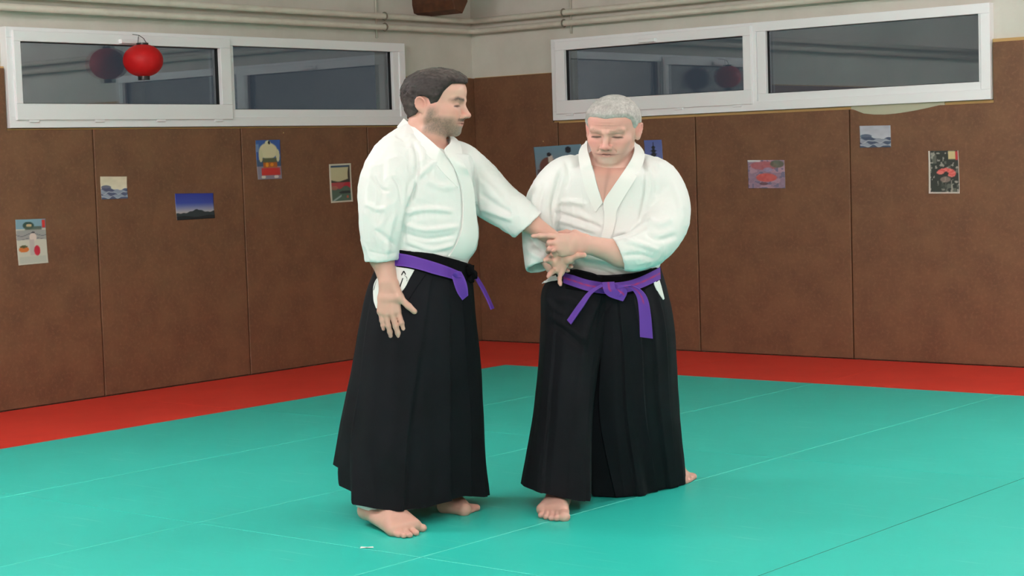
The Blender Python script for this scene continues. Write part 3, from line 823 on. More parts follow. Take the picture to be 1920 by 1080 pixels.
# ------------------------------------------------------------------ left man: head in profile, one arm held out
A_O = pt(818.5, 193, 6.95)
A_R = rotm(74, 9, 0); A_S = (1.20, 1.10, .995)
manA = empty('person', world(pt(770, 960, 6.9))*np.array([1, 1, 0]),
             'dark-haired bearded man in profile with plain purple belt, arm held out', 'person')
ha = dict(jaw=.004, ear=(-.013, -.006))
sh = Shape()
neckA = [pt(803, 225, 6.96), pt(800, 262, 6.97), pt(795, 300, 6.96)]
sh.chain([pt(806, 205, 6.955), pt(800, 240, 6.965), pt(792, 285, 6.965)], [.066, .068, .085], .03)
sh.ell(pt(795, 330, 6.96), (.17, .12, .13), .05); sh.chain([pt(795, 340, 6.95), pt(795, 430, 6.94), pt(792, 500, 6.93), pt(785, 560, 6.93)], [.14, .14, .13, .14], .05)
sh.ell(pt(812, 250, 6.90), (.05, .05, .05), .03)
# legs (inside the trousers)
ankA = pt(722, 938, 6.80); ankA2 = pt(838, 925, 7.19)
sh.chain([pt(770, 570, 6.88), pt(745, 760, 6.84), ankA], [.095, .065, .043], .03); sh.chain([pt(800, 570, 7.0), pt(828, 760, 7.1), ankA2], [.095, .065, .042], .03)
# arms
sh.chain([pt(745, 310, 6.86), pt(722, 400, 6.79), pt(716, 478, 6.788), pt(728, 528, 6.742)], [.050, .048, .046, .034], .03)
sh.chain([pt(850, 310, 7.05), pt(925, 368, 7.05), pt(985, 412, 6.975), pt(1040, 449, 6.93)], [.045, .045, .040, .030], .03)
# near hand on the thigh
Yh = 6.715
hand(sh, pt(729, 533, 6.73), [pt(746, 583, Yh), pt(735, 588, Yh-.006), pt(723, 588, Yh-.004), pt(713, 584, Yh)],
     [[pt(753, 605, Yh-.004), pt(757, 616, Yh), pt(758, 625, Yh+.004)], [pt(742, 612, Yh-.008), pt(746, 624, Yh-.004), pt(748, 632, Yh)],
      [pt(728, 611, Yh-.006), pt(731, 622, Yh-.002), pt(732.5, 630, Yh+.002)], [pt(716, 601, Yh-.002), pt(718, 610, Yh), pt(719, 617, Yh+.003)]],
     [pt(749, 558, Yh-.004), pt(766, 574, Yh-.012), pt(777, 584, Yh-.012)], rf=.0102, rw=.034, rp=.0150)
# far hand: twisted palm up in his partner's grip, fingers splayed
Wp = pt(1064, 466, 6.93)
hand(sh, Wp, [pt(1043, 484, 6.885), pt(1038, 494, 6.88), pt(1042, 506, 6.885), pt(1052, 511, 6.895)],
     [[pt(1039, 473, 6.865), pt(1038, 470, 6.85), pt(1036, 470, 6.83)], [pt(1029, 489, 6.86), pt(1025, 487, 6.84), pt(1022, 488, 6.825)],
      [pt(1035, 510, 6.865), pt(1031, 514, 6.85), pt(1028, 518, 6.84)], [pt(1049, 522, 6.88), pt(1050, 530, 6.87), pt(1051, 534, 6.86)]],
     [pt(1068, 486, 6.89), pt(1084, 479, 6.87), pt(1095, 478.5, 6.855)], rf=.0098, rw=.030, rp=.0150)
# near foot, heel lifted
tz = .012
def toes(sh, pts, rs, heads, rr=.012):
    for (a, b), r in zip(zip(heads, pts), rs): sh.cone(a, b, r*1.05, r, .006); sh.ell(b, (r*1.12, r*1.12, r*.95), .003)
fl_ = lambda u, v, z: ptfloor(u, v, z)
h1 = fl_(779, 984, .028); h5 = fl_(735, 995, .020)
sh.chain([ankA, pt(686, 957, 6.80)], [.040, .027], .02)
sh.cone(pt(688, 958, 6.80), h5+[0, .02, .0], .029, .022, .03)
for i in range(5):
    a = h1*(1-i/4)+h5*(i/4); sh.cone(ankA+[.0, -.01, -.015], a, .034, .022-.001*i, .02)
tp = [fl_(792, 990, .014), fl_(780, 999, .011), fl_(768, 1003, .010), fl_(757, 1004, .010), fl_(747, 1003, .009)]
hd = [h1*(1-i/4)+h5*(i/4)+np.array([0, 0, -.007]) for i in range(5)]
toes(sh, tp, [.0150, .0112, .0108, .0102, .0098], hd)
# far foot, flat, pointing right
sh.cone(ankA2, fl_(834, 947, .028), .042, .030, .02); bl = fl_(872, 955, .022)
sh.cone(ankA2, bl, .036, .024, .03); sh.cone(fl_(836, 948, .026), fl_(868, 957, .018), .028, .020, .02); sh.cone(ankA2+[.02, 0, -.03], fl_(866, 950, .024), .030, .024, .02)
hd2 = [fl_(874, 950, .018), fl_(872, 952, .017), fl_(870, 954, .016), fl_(868, 956, .015), fl_(866, 957.5, .013)]
tp2 = [fl_(893, 952, .013), fl_(889, 954.5, .011), fl_(885, 956.5, .010), fl_(881, 958, .010), fl_(877, 959.5, .009)]
toes(sh, tp2, [.014, .011, .0105, .010, .0095], hd2)
f, c, rad = place(head_sdf(ha), A_O, A_R, A_S, .165); sh.fn(f, c, rad, .012)
toneA = (212, 166, 150)
oA = dict(blush=(222, 150, 138), brow_skin=(224, 180, 164), beard=.88, beard_col=(112, 98, 86), goatee=(140, 134, 126), mous=.9, mous_col=(70, 58, 52), lip=(196, 128, 118), lid=(176, 136, 122), lash=.0034, brow=1.0, brow_col=(74, 60, 54))
pinks = lambda L: [(q, .014, (226, 160, 150), .6) for q in L]
tipsA = pinks([pt(758, 625, Yh), pt(748, 632, Yh), pt(732, 630, Yh), pt(719, 617, Yh), pt(781, 586, Yh)])+pinks(tp)+pinks(tp2)+pinks([pt(1036, 470, 6.83), pt(1022, 488, 6.825), pt(1028, 518, 6.84), pt(1051, 534, 6.86), pt(1095, 478, 6.855)])
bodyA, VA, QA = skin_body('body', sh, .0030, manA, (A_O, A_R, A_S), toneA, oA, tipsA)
hairA = dict(ear=(-.013, -.006), side=[-.070, -.066, -.050, -.012, .015, -.028, .004, .046, .078, .083, .083], taper=.55, thick=.010, lift=.010, rough=1.1)
def hcA(C):
    n = vnoise(C*[520, 150, 200], 3)*.8+vnoise(C*[200, 70, 90], 4)*.6; w = np.clip(.45+.5*n, 0, 1)[:, None]
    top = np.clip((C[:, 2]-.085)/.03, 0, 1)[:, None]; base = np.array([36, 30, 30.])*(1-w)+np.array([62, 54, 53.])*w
    base = base*(1-top*.45)+np.array([126, 116, 112.])*top*.45*(.6+.8*w)  # grey shine on the crown, painted into the hair colour
    temple = np.clip((.03-C[:, 2])/.04, 0, 1)[:, None]; return base*(1-temple*.3)+np.array([112, 100, 94.])*temple*.3
hair('hair', hairA, A_O, A_R, A_S, None, manA, hcA)

# jacket
L = Loft()
L.body([(262, 764, 834, 6.96, .072, 62), (267, 740, 856, 6.96, .115, 46), (277, 714, 870, 6.96, .145, 24), (291, 695, 884, 6.96, .168, 4), (315, 690, 889, 6.95, .178), (355, 692, 889, 6.94, .178), (400, 698, 893, 6.93, .176),
        (440, 702, 897, 6.92, .172), (468, 706, 892, 6.92, .166), (486, 709, 880, 6.92, .158), (510, 712, 872, 6.92, .150), (530, 716, 868, 6.92, .145)])
L.sleeve([pt(765, 275, 6.93), pt(744, 298, 6.88), pt(732, 340, 6.83), pt(725, 385, 6.80), pt(718, 430, 6.785), pt(717, 470, 6.785), pt(717, 489, 6.785)], [.05, .092, .115, .108, .088, .072, .066], [.05, .09, .098, .092, .086, .080, .078], cut=(.03, .0, -1))
L.sleeve([pt(826, 282, 7.02), pt(852, 303, 7.06), pt(890, 342, 7.07), pt(928, 376, 7.04), pt(962, 400, 7.0), pt(990, 422, 6.97)], [.05, .088, .100, .088, .078, .070], [.05, .085, .092, .084, .072, .064], cut=(.044, 0, -.050))
V, Q = L.merge(.0048, 4)
FA = [([(835, 290), (848, 310), (862, 342), (867, 375), (867, 410), (862, 440), (851, 465), (840, 481)], 2.4, -.005), ([(700, 330), (712, 352), (730, 360)], 4, -.005), ([(688, 380), (705, 392), (725, 390)], 5, .004), ([(735, 330), (748, 352), (752, 385)], 4, -.004), ([(776, 268), (782, 300), (780, 340), (772, 380)], 5, -.010), ([(768, 380), (760, 410), (757, 450)], 4, -.010), ([(784, 330), (802, 316), (820, 300)], 5, .004),
      ([(758, 400), (800, 392), (850, 396)], 5, .006), ([(757, 420), (800, 432), (862, 424)], 5, .006), ([(757, 436), (800, 448), (856, 440)], 4, -.006), ([(760, 452), (810, 468), (852, 458)], 5, .007),
      ([(765, 372), (775, 345), (790, 325)], 4, .007), ([(760, 468), (800, 474), (840, 480)], 5, .005), ([(882, 290), (890, 330), (893, 380), (897, 405)], 4, -.009),
      ([(890, 330), (915, 350), (945, 380)], 8, .005), ([(900, 390), (930, 400), (962, 412)], 6, .007), ([(897, 360), (930, 385), (960, 400)], 6, -.006), ([(700, 300), (690, 350), (684, 420)], 8, .005),
      ([(720, 290), (716, 350), (708, 430)], 7, -.004), ([(740, 400), (730, 440), (726, 480)], 6, .005), ([(690, 470), (717, 477), (745, 474)], 2.0, -.0022), ([(700, 430), (722, 445), (742, 462)], 5, -.005),
      ([(800, 340), (830, 350), (860, 350)], 7, .003), ([(812, 300), (835, 330), (860, 380)], 9, .003), ([(700, 280), (720, 262), (745, 250)], 6, .003), ([(973, 446), (984, 424), (1004, 400)], 2.0, -.002)]
V = folds(V, Q, FA); V = gi_jitter(V, Q, 5, .0011); V = relax(V, Q, 1)
jackA = mobj('jacket', world(V), Q, M_GI, manA, True); TJA = tree(V, Q)
# collar: near and far bands meeting at the throat, then the overlapping lapel
nb = dict(thick=.007, mt=M_GI2, parent=jackA)
strip('collar', [(757, 222, 7.00), (768, 231, 6.935), (788, 247, 6.87), (808, 264, 6.82), (824, 279, 6.79), (838, 294, 6.78), (851, 314, 6.78)], [(744, 238, 7.00), (755, 249, 6.90), (775, 266, 6.84), (795, 284, 6.80), (812, 301, 6.78), (833, 326, 6.77), (860, 352, 6.77)], TJA, .0035, n=60, **nb)
strip('collar', [(757, 222, 7.00), (790, 226, 7.07), (822, 238, 7.06), (840, 252, 6.99), (845, 266, 6.90), (835, 281, 6.80), (850, 312, 6.78), (864, 342, 6.77), (869, 375, 6.77), (869, 410, 6.77), (864, 440, 6.77), (853, 465, 6.77), (842, 481, 6.77)],
      [(744, 238, 7.01), (785, 243, 7.10), (838, 252, 7.10), (858, 262, 7.02), (866, 280, 6.92), (867, 300, 6.84), (878, 322, 6.80), (887, 348, 6.79), (891, 380, 6.78), (894, 412, 6.78), (896, 442, 6.78), (890, 466, 6.78), (876, 487, 6.78)], TJA, .0065, n=150, m=8, snap=.06, **nb)

# pleated trousers
wA = [(0, 706, 497, 6.95), (.06, 712, 490, 6.84), (.14, 735, 480, 6.785), (.22, 765, 472, 6.755), (.30, 800, 474, 6.745), (.38, 838, 482, 6.76), (.45, 872, 492, 6.83), (.5, 888, 498, 6.93), (.58, 870, 492, 7.06), (.72, 800, 486, 7.10), (.86, 735, 486, 7.08), (.95, 710, 492, 7.02)]
mA1 = [(0, 680, 560, 6.97), (.06, 688, 562, 6.86), (.14, 715, 564, 6.765), (.22, 750, 566, 6.725), (.30, 795, 566, 6.72), (.38, 840, 566, 6.75), (.45, 876, 564, 6.84), (.5, 893, 562, 6.96), (.58, 875, 556, 7.10), (.72, 800, 550, 7.15), (.86, 725, 550, 7.13), (.95, 688, 556, 7.06)]
mA2 = [(0, 656, 700, 6.99), (.06, 668, 706, 6.87), (.14, 700, 712, 6.74), (.22, 740, 714, 6.70), (.30, 790, 714, 6.71), (.38, 842, 710, 6.77), (.45, 886, 704, 6.90), (.5, 904, 698, 7.03), (.58, 880, 690, 7.17), (.72, 800, 684, 7.22), (.86, 710, 686, 7.20), (.95, 666, 692, 7.10)]
mA3 = [(0, 632, 806, 7.02), (.06, 648, 818, 6.89), (.14, 690, 828, 6.74), (.22, 740, 834, 6.68), (.30, 792, 832, 6.71), (.38, 846, 824, 6.80), (.45, 892, 812, 6.96), (.5, 909, 804, 7.08), (.58, 885, 796, 7.24), (.72, 800, 788, 7.28), (.86, 700, 790, 7.26), (.95, 648, 798, 7.14)]
hA = [(0, 620, 871, 7.03), (.045, 636, 880, 6.94), (.050, 636, 910, 6.93), (.09, 664, 924, 6.82), (.095, 665, 945, 6.75), (.15, 705, 953, 6.70), (.22, 750, 957, 6.68), (.30, 800, 952, 6.74), (.36, 838, 940, 6.82), (.41, 868, 930, 6.92), (.46, 905, 932, 7.02), (.5, 918, 928, 7.10), (.58, 890, 910, 7.26), (.72, 800, 898, 7.32), (.86, 700, 888, 7.30), (.95, 640, 876, 7.16)]
plA = [(.047, .06, .012, 1, .0), (.093, .07, .012, 1, .0), (.335, .10, .022, -1, -.115, .05), (.385, .04, .016, -1, -.02), (.425, .04, .018, -1, 0), (.46, .03, .012, -1, .01), (.60, .06, .012, -1), (.70, .06, .012, 1), (.82, .06, .012, 1), (.92, .05, .012, 1)]
VH, QH = skirt([wA, mA1, mA2, mA3, hA], plA, sm=[80, 80, 60, 30, 1], wr=(.0055, 11))
hakA = mobj('trousers', world(VH), QH, M_HAK, manA, True); THA = tree(VH, QH)
hakA.data.set_sharp_from_angle(angle=.8)
# white jacket skirt in the side opening, with its embroidered strokes
o1 = strip('jacket_tail', [(738, 497), (722, 505), (702, 530), (700, 560), (705, 578)], [(777, 506), (768, 522), (757, 542), (738, 560), (716, 580)], THA, .004, .004, M_GI2, jackA, n=40, m=12)
TT = tree(*join([(VH+[0, -.004, 0], QH)]))
strip('embroidery', [(747.5, 541), (754.5, 521)], [(749.5, 542), (756, 521.5)], TT, .0018, .001, M_INK, jackA, n=6, m=3)
strip('embroidery', [(752, 515), (757, 507.5), (761, 514)], [(753, 516.5), (757, 511), (759.5, 515.5)], TT, .0018, .001, M_INK, jackA, n=14, m=3)
strip('embroidery', [(757.5, 516), (762, 520), (763.5, 527)], [(758.5, 516), (763, 520), (762.5, 527)], TT, .0018, .001, M_INK, jackA, n=14, m=3)
# waistband, front ties
strip('waistband', [(744, 470), (775, 471), (805, 474), (840, 483), (872, 493), (889, 499)], [(743, 500), (775, 505), (805, 514), (840, 524), (868, 528), (889, 520)], THA, .006, .005, M_HAK2, hakA, n=60, m=8)
strip('side_seam', [(779, 506), (768, 524), (757, 545), (745, 560)], [(800, 512), (784, 534), (770, 556), (756, 574)], THA, .004, .003, M_HAK, hakA, n=30, m=5)
kn = MB()
def blob(m, c, r, n=12):
    bm = bmesh.new(); bmesh.ops.create_icosphere(bm, subdivisions=3, radius=1)
    for v in bm.verts:
        p = np.array(v.co); q = 1+.12*math.sin(5*p[0]+3*p[2])+.08*math.sin(9*p[1]+4*p[0]); v.co = Vector(world(np.asarray(c)+p*np.asarray(r)*q))
    m.bm(bm)
blob(kn, pt(882, 506, 6.84), (.016, .016, .022)); blob(kn, pt(889, 515, 6.845), (.014, .014, .018)); blob(kn, pt(884, 524, 6.84), (.012, .014, .013))
kn.build('tie_knot', M_HAK2, hakA, True)
# purple belt
PU = lambda s, t: np.tile(np.array([94, 46, 156.]), (len(s), 1))*(1-.05*np.exp(-((s-.5)/.5)**2))[:, None]+np.outer(np.exp(-((np.minimum(s, 1-s))/.06)**2)*14, [1, 1, 1])
beltA = strip('belt', [(738, 474), (762, 477), (790, 484), (820, 493), (845, 502), (866, 511)], [(738, 498), (762, 500), (788, 506), (815, 514), (842, 521), (864, 528)], THA, .013, .005, M_BELT, manA, n=60, m=8, cols=PU)
strip('belt_tail', [(847, 517, 6.715), (852, 535, 6.712), (858, 550, 6.715), (867, 563, 6.72)], [(864, 509, 6.71), (871, 522, 6.705), (876, 538, 6.705), (878, 554, 6.715)], None, 0, .005, M_BELT, beltA, n=30, m=6, cols=PU)
strip('belt_loop', [(846, 517, 6.722), (852, 512, 6.700), (862, 509, 6.698)], [(850, 523, 6.725), (858, 520, 6.702), (868, 520, 6.705)], None, 0, .005, M_BELT, beltA, n=16, m=5, cols=PU)
strip('belt_tail', [(890, 519, 6.88), (900, 535, 6.875), (912, 557, 6.87), (922, 580, 6.87)], [(895, 517, 6.90), (905, 532, 6.90), (916, 553, 6.90), (927, 578, 6.90)], None, 0, .005, M_BELT, beltA, n=30, m=5, cols=PU)
# white under-trouser cuff showing at the ankle of the lifted foot
strip('trouser_cuff', [(667, 936, 6.765), (690, 944, 6.742), (720, 951, 6.724), (757, 957, 6.72)], [(668, 950, 6.765), (690, 957, 6.742), (720, 962, 6.724), (756, 963, 6.72)], None, 0, .004, M_GI2, manA, n=30, m=6)

# ------------------------------------------------------------------ right man: facing the camera, looking down at the hands
B_O = pt(1149, 243, 7.11)
B_R = rotm(-17, 18, -4); B_S = (1.27, 1.12, 1.03)
manB = empty('person', world(pt(1140, 945, 7.15))*np.array([1, 1, 0]),
             'grey-haired heavy man facing us, looking down at the hands, red-striped purple belt', 'person')
hb = dict(flare=.1, jaw=-.010, ear=(-.002, -.002), wrinkled=1, brow=.006)
sh = Shape()
sh.chain([pt(1153, 255, 7.18), pt(1151, 288, 7.19), pt(1150, 320, 7.19)], [.060, .068, .10], .025)
sh.ell(pt(1148, 350, 7.19), (.20, .125, .13), .05); sh.chain([pt(1147, 350, 7.19), pt(1142, 450, 7.19), pt(1138, 540, 7.19), pt(1138, 590, 7.19)], [.14, .15, .15, .15], .05)
sh.ell(pt(1148, 332, 7.13), (.085, .045, .085), .04)
ankB = pt(1047, 925, 7.06); ankB2 = pt(1262, 882, 7.57)
sh.chain([pt(1100, 600, 7.15), pt(1070, 760, 7.10), ankB], [.10, .070, .044], .03); sh.chain([pt(1180, 600, 7.24), pt(1225, 750, 7.38), ankB2], [.10, .070, .044], .03)
# his left arm (right in the picture) reaching across, his right arm behind the joined hands
sh.chain([pt(1225, 345, 7.17), pt(1245, 440, 7.08), pt(1165, 475, 6.94), pt(1100, 458, 6.90)], [.05, .050, .049, .034], .03)
sh.chain([pt(1060, 345, 7.17), pt(1010, 445, 7.11), pt(1016, 472, 7.075), pt(1034, 497, 6.975)], [.048, .038, .032, .029], .03)
# left hand gripping the wrist from above, index finger laid out along the arm
Wb = pt(1098, 458, 6.895); Y0 = 6.875
hand(sh, Wb, [pt(1050, 444, Y0-.005), pt(1046, 455, Y0-.012), pt(1047, 466, Y0-.01), pt(1054, 474, Y0)],
     [[pt(1028, 442, 6.872), pt(1012, 442, 6.878), pt(999, 443, 6.882)],
      [pt(1030, 455, 6.865), pt(1028, 460, 6.90), pt(1036, 461, 6.925)],
      [pt(1030, 467, 6.865), pt(1028, 471, 6.90), pt(1037, 471, 6.925)],
      [pt(1036, 477, 6.872), pt(1034, 480, 6.90), pt(1042, 480, 6.925)]],
     [pt(1078, 440, 6.905), pt(1062, 436, 6.945), pt(1048, 438, 6.965)], rf=.0100, rw=.036, rp=.0160)
# right hand cupped under the partner's hand, mostly hidden behind it
hand(sh, pt(1033, 497, 6.965), [pt(1048, 486, 6.945), pt(1050, 493, 6.94), pt(1050, 500, 6.94), pt(1047, 506, 6.945)],
     [[pt(1059, 481, 6.945), pt(1066, 480, 6.935), pt(1071, 482, 6.925)], [pt(1063, 490, 6.94), pt(1070, 490, 6.93), pt(1074, 492, 6.92)],
      [pt(1062, 498, 6.94), pt(1068, 499, 6.93), pt(1072, 500, 6.92)], [pt(1057, 506, 6.945), pt(1063, 507, 6.935), pt(1066, 508, 6.93)]],
     [pt(1037, 484, 6.95), pt(1044, 476, 6.945), pt(1050, 470, 6.945)], rf=.0088, rw=.028, rp=.0120)
# near foot, toes to the camera
h1 = fl_(1056, 958, .026); h5 = fl_(1017, 955, .020)
sh.cone(ankB, fl_(1050, 938, .030)+[0, .09, 0], .040, .032, .02)
for i in range(5): sh.cone(ankB+[0, -.015, -.02], h1*(1-i/4)+h5*(i/4), .036, .023-.001*i, .02)
sh.cone(fl_(1048, 938, .028)+[0, .08, 0], h5, .030, .019, .02)
tp = [fl_(1058, 969, .015), fl_(1044, 971, .012), fl_(1034, 971, .011), fl_(1024, 969, .010), fl_(1014.5, 966, .010)]
toes(sh, tp, [.0205, .0125, .0118, .0112, .0108], [h1*(1-i/4)+h5*(i/4)+np.array([0, 0, -.006]) for i in range(5)])
# far foot, turned out to the right
b1 = fl_(1284, 893, .024)
sh.cone(ankB2, fl_(1258, 896, .030), .042, .030, .02); sh.cone(ankB2, b1, .036, .026, .03); sh.cone(fl_(1260, 897, .028), fl_(1280, 899, .018), .026, .020, .02)
tp2 = [fl_(1299, 893.5, .014), fl_(1297, 896.5, .011), fl_(1294, 899, .010), fl_(1291, 901, .010), fl_(1287, 903, .009)]
toes(sh, tp2, [.0155, .0115, .011, .0105, .010], [fl_(1288, 892, .018), fl_(1286, 894.5, .017), fl_(1284, 897, .016), fl_(1282, 899, .015), fl_(1280, 900.5, .013)])
f, c, rad = place(head_sdf(hb), B_O, B_R, B_S, .165); sh.fn(f, c, rad, .012)
toneB = (220, 172, 158)
oB = dict(blush=(224, 142, 134), brow_skin=(230, 150, 142), beard=.22, beard_col=(196, 172, 160), goatee=(206, 190, 178), mous=.35, mous_col=(176, 138, 126), lip=(186, 124, 116), lid=(178, 136, 122), brow=.55, brow_col=(140, 116, 100), lash=.0028)
tipsB = pinks(tp)+pinks(tp2)+pinks([pt(999, 443, 6.882), pt(1030, 455, 6.865), pt(1030, 467, 6.865), pt(1036, 477, 6.872)])+[(pt(1140, 350, 7.02), .07, (206, 150, 136), .5)]
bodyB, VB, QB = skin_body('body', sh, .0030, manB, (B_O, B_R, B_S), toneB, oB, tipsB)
hairB = dict(ear=(-.002, -.004), side=[-.060, -.056, -.036, -.004, .024, .006, .016, .050, .066, .072, .072], thick=.0080, lift=.003, rough=.25, peak=.004, tuft=.3, taper=.9)
def hcB(C):
    n = vnoise(C*[420, 200, 240], 7)*.8+vnoise(C*[150, 70, 90], 8)*.6; w = np.clip(.5+.5*n, 0, 1)[:, None]
    c = np.array([158, 152, 149.])*(1-w)+np.array([200, 194, 191.])*w
    f_ = np.exp(-((C[:, 1]-.062)/.02)**2-((C[:, 0]-.0)/.03)**2)[:, None]; return c*(1-f_*.25)+np.array([150, 140, 138.])*f_*.25
hair('hair', hairB, B_O, B_R, B_S, None, manB, hcB)

# jacket
L = Loft()
L.body([(286, 1098, 1198, 7.27, .04), (293, 1074, 1224, 7.255, .075), (305, 1050, 1246, 7.225, .115), (325, 1034, 1262, 7.20, .17), (360, 1030, 1262, 7.19, .178), (400, 1036, 1256, 7.19, .182),
        (440, 1040, 1250, 7.19, .188), (475, 1044, 1244, 7.19, .184), (500, 1052, 1236, 7.19, .176), (530, 1060, 1228, 7.19, .165)], e=2.5)
L.sleeve([pt(1190, 318, 7.19), pt(1226, 332, 7.17), pt(1249, 370, 7.15), pt(1247, 412, 7.09), pt(1226, 450, 7.01), pt(1192, 471, 6.955), pt(1159, 477, 6.93)], [.05, .080, .088, .095, .087, .078, .068], [.06, .10, .10, .096, .088, .078, .066], cut=(-.067, -.01, -.022))
L.sleeve([pt(1098, 318, 7.19), pt(1064, 330, 7.17), pt(1034, 362, 7.16), pt(1016, 400, 7.12), pt(1009, 450, 7.08), pt(1011, 488, 7.05), pt(1012, 501, 7.04)], [.05, .082, .084, .076, .062, .058, .056], [.06, .10, .10, .09, .082, .078, .075], cut=(.22, -.35, -1))
V, Q = L.merge(.0048, 4)
FB = [([(1206, 300), (1212, 340), (1208, 380), (1198, 420)], 5, -.008), ([(1222, 310), (1230, 340), (1228, 370)], 6, -.005), ([(1212, 425), (1185, 438), (1150, 446)], 4, -.009), ([(1215, 410), (1235, 420), (1262, 410)], 7, .006),
      ([(1210, 435), (1235, 450), (1270, 440)], 6, -.006), ([(1170, 452), (1200, 458), (1235, 470)], 5, .006), ([(1165, 480), (1200, 478), (1228, 486)], 5, -.005), ([(1260, 340), (1275, 380), (1280, 420)], 7, .005),
      ([(1040, 398), (1075, 408), (1110, 420), (1128, 428)], 3.5, -.007), ([(1042, 412), (1080, 422), (1120, 436)], 4.5, .006), ([(1042, 380), (1070, 378), (1100, 384)], 5, .005), ([(1046, 430), (1075, 440), (1110, 450)], 4, -.005),
      ([(1052, 320), (1044, 350), (1036, 385), (1038, 420)], 4.5, -.009), ([(1060, 300), (1068, 330), (1062, 355)], 5, -.004), ([(1010, 340), (1000, 375), (994, 420)], 7, .005), ([(1024, 340), (1012, 385), (1006, 440)], 5, -.005),
      ([(990, 440), (1005, 460), (1020, 470)], 5, -.006), ([(992, 470), (1004, 480), (1018, 485)], 5, .005), ([(1085, 400), (1100, 412), (1105, 430)], 6, .004), ([(1085, 478), (1120, 488), (1165, 486)], 6, .006), ([(1075, 470), (1095, 490), (1130, 500)], 5, -.004),
      ([(1150, 450), (1162, 478), (1176, 506)], 2, -.002), ([(1180, 330), (1172, 370), (1160, 400)], 8, .003), ([(1240, 312), (1222, 305), (1205, 300)], 6, .004)]
V = folds(V, Q, FB); V = gi_jitter(V, Q, 9, .0011); V = relax(V, Q, 1)
# the neck opening
jackB = mobj('jacket', world(V), Q, M_GI, manB, True); TJB = tree(V, Q)
nb = dict(thick=.007, mt=M_GI2, parent=jackB)
# bare chest showing in the opening of the collar, part of the body's front
TB = tree(*join([(V, Q)]))
chest = strip('bare_chest', [(1108, 300), (1115, 326), (1121, 350), (1131, 381)], [(1184, 300), (1166, 328), (1150, 352), (1133, 381)], TJB, .0035, .004, M_SKIN, bodyB, n=40, m=16,
              cols=lambda s, t: np.outer(1-.0*t, [206, 156, 142])*(1-.10*np.exp(-((s-.5)/.10)**2)[:, None]))
strip('collar', [(1187, 266, 7.20), (1190, 280, 7.12), (1184, 298, 7.06), (1166, 326, 7.03), (1148, 352, 7.01), (1132, 378, 7.0), (1133, 400, 7.0), (1132, 425, 7.0), (1126, 448, 7.0)], [(1199, 272, 7.22), (1208, 286, 7.14), (1206, 306, 7.07), (1190, 338, 7.03), (1170, 370, 7.01), (1156, 396, 7.0), (1154, 414, 7.0), (1150, 432, 7.0), (1142, 454, 7.0)], TJB, .010, n=90, snap=.05, **nb)
strip('collar', [(1101, 266, 7.20), (1101, 280, 7.12), (1106, 298, 7.06), (1113, 324, 7.02), (1120, 350, 7.01), (1130, 380, 7.0)], [(1091, 272, 7.22), (1085, 286, 7.14), (1086, 306, 7.07), (1092, 334, 7.02), (1100, 362, 7.0), (1116, 398, 7.0)], TJB, .008, n=60, snap=.05, **nb)
strip('collar', [(1101, 266, 7.20), (1125, 262, 7.28), (1163, 262, 7.28), (1187, 266, 7.20)], [(1091, 282, 7.22), (1120, 300, 7.31), (1168, 300, 7.31), (1199, 282, 7.22)], None, 0, n=40, **nb)

# pleated trousers: two wide legs
flY = lambda u, v: (u, v, float(ptfloor(u, v)[1]))
w1 = [(0, 1048, 508, 7.16), (.08, 1050, 512, 7.06), (.2, 1078, 504, 7.002), (.35, 1113, 512, 6.985), (.48, 1150, 530, 7.02), (.53, 1165, 530, 7.15), (.7, 1130, 505, 7.34), (.88, 1070, 500, 7.34), (.96, 1050, 504, 7.26)]
b1_ = [(0, 1016, 540, 7.14), (.08, 1024, 546, 7.03), (.2, 1060, 552, 6.97), (.35, 1105, 560, 6.955), (.48, 1148, 570, 7.01), (.53, 1160, 570, 7.15), (.7, 1130, 550, 7.36), (.88, 1060, 545, 7.34), (.96, 1026, 542, 7.25)]
m1_ = [(0, 1011, 610, 7.13), (.08, 1022, 614, 7.00), (.2, 1058, 620, 6.94), (.35, 1098, 624, 6.935), (.48, 1134, 624, 7.01), (.53, 1145, 620, 7.15), (.7, 1120, 610, 7.32), (.88, 1055, 604, 7.32), (.96, 1020, 606, 7.23)]
n1_ = [(0, 999, 750, 7.11), (.08, 1010, 756, 6.97), (.2, 1045, 762, 6.90), (.35, 1085, 762, 6.895), (.46, 1113, 758, 6.96), (.53, 1116, 750, 7.10), (.7, 1090, 742, 7.28), (.88, 1035, 738, 7.29), (.96, 1006, 744, 7.21)]
e1_ = [(0, 977, 906, 7.10), (.04, 983, 912, 7.02), (.045, 990, 915, 7.0), (.12, 1008, 922, 6.93), (.2, 1030, 928, 6.90), (.3, 1062, 935, 6.88), (.38, 1085, 939, 6.885), (.46, 1107, 940, 6.92), (.50, 1109, 932, 7.0), (.56, 1108, 922, 7.12), (.7, 1080, 906, 7.26), (.88, 1020, 896, 7.27), (.96, 985, 900, 7.18)]
P1 = skirt([w1, b1_, m1_, n1_, e1_], [(.40, .10, .014, -1, .01), (.12, .07, .010, -1, .03, .3), (.7, .06, .01, 1), (.85, .06, .01, 1)], n=360, sm=[60, 60, 50, 30, 1], wr=(.0035, 21))
w2 = [(0, 1090, 512, 7.12), (.06, 1092, 514, 7.05), (.2, 1140, 516, 6.992), (.33, 1190, 512, 7.0), (.44, 1226, 503, 7.06), (.5, 1239, 496, 7.17), (.58, 1226, 490, 7.30), (.75, 1160, 492, 7.385), (.93, 1095, 500, 7.30)]
b2_ = [(0, 1092, 560, 7.14), (.06, 1098, 564, 7.05), (.2, 1145, 568, 6.985), (.33, 1200, 564, 6.99), (.44, 1240, 556, 7.07), (.5, 1254, 550, 7.18), (.58, 1238, 544, 7.33), (.75, 1160, 542, 7.41), (.93, 1098, 550, 7.32)]
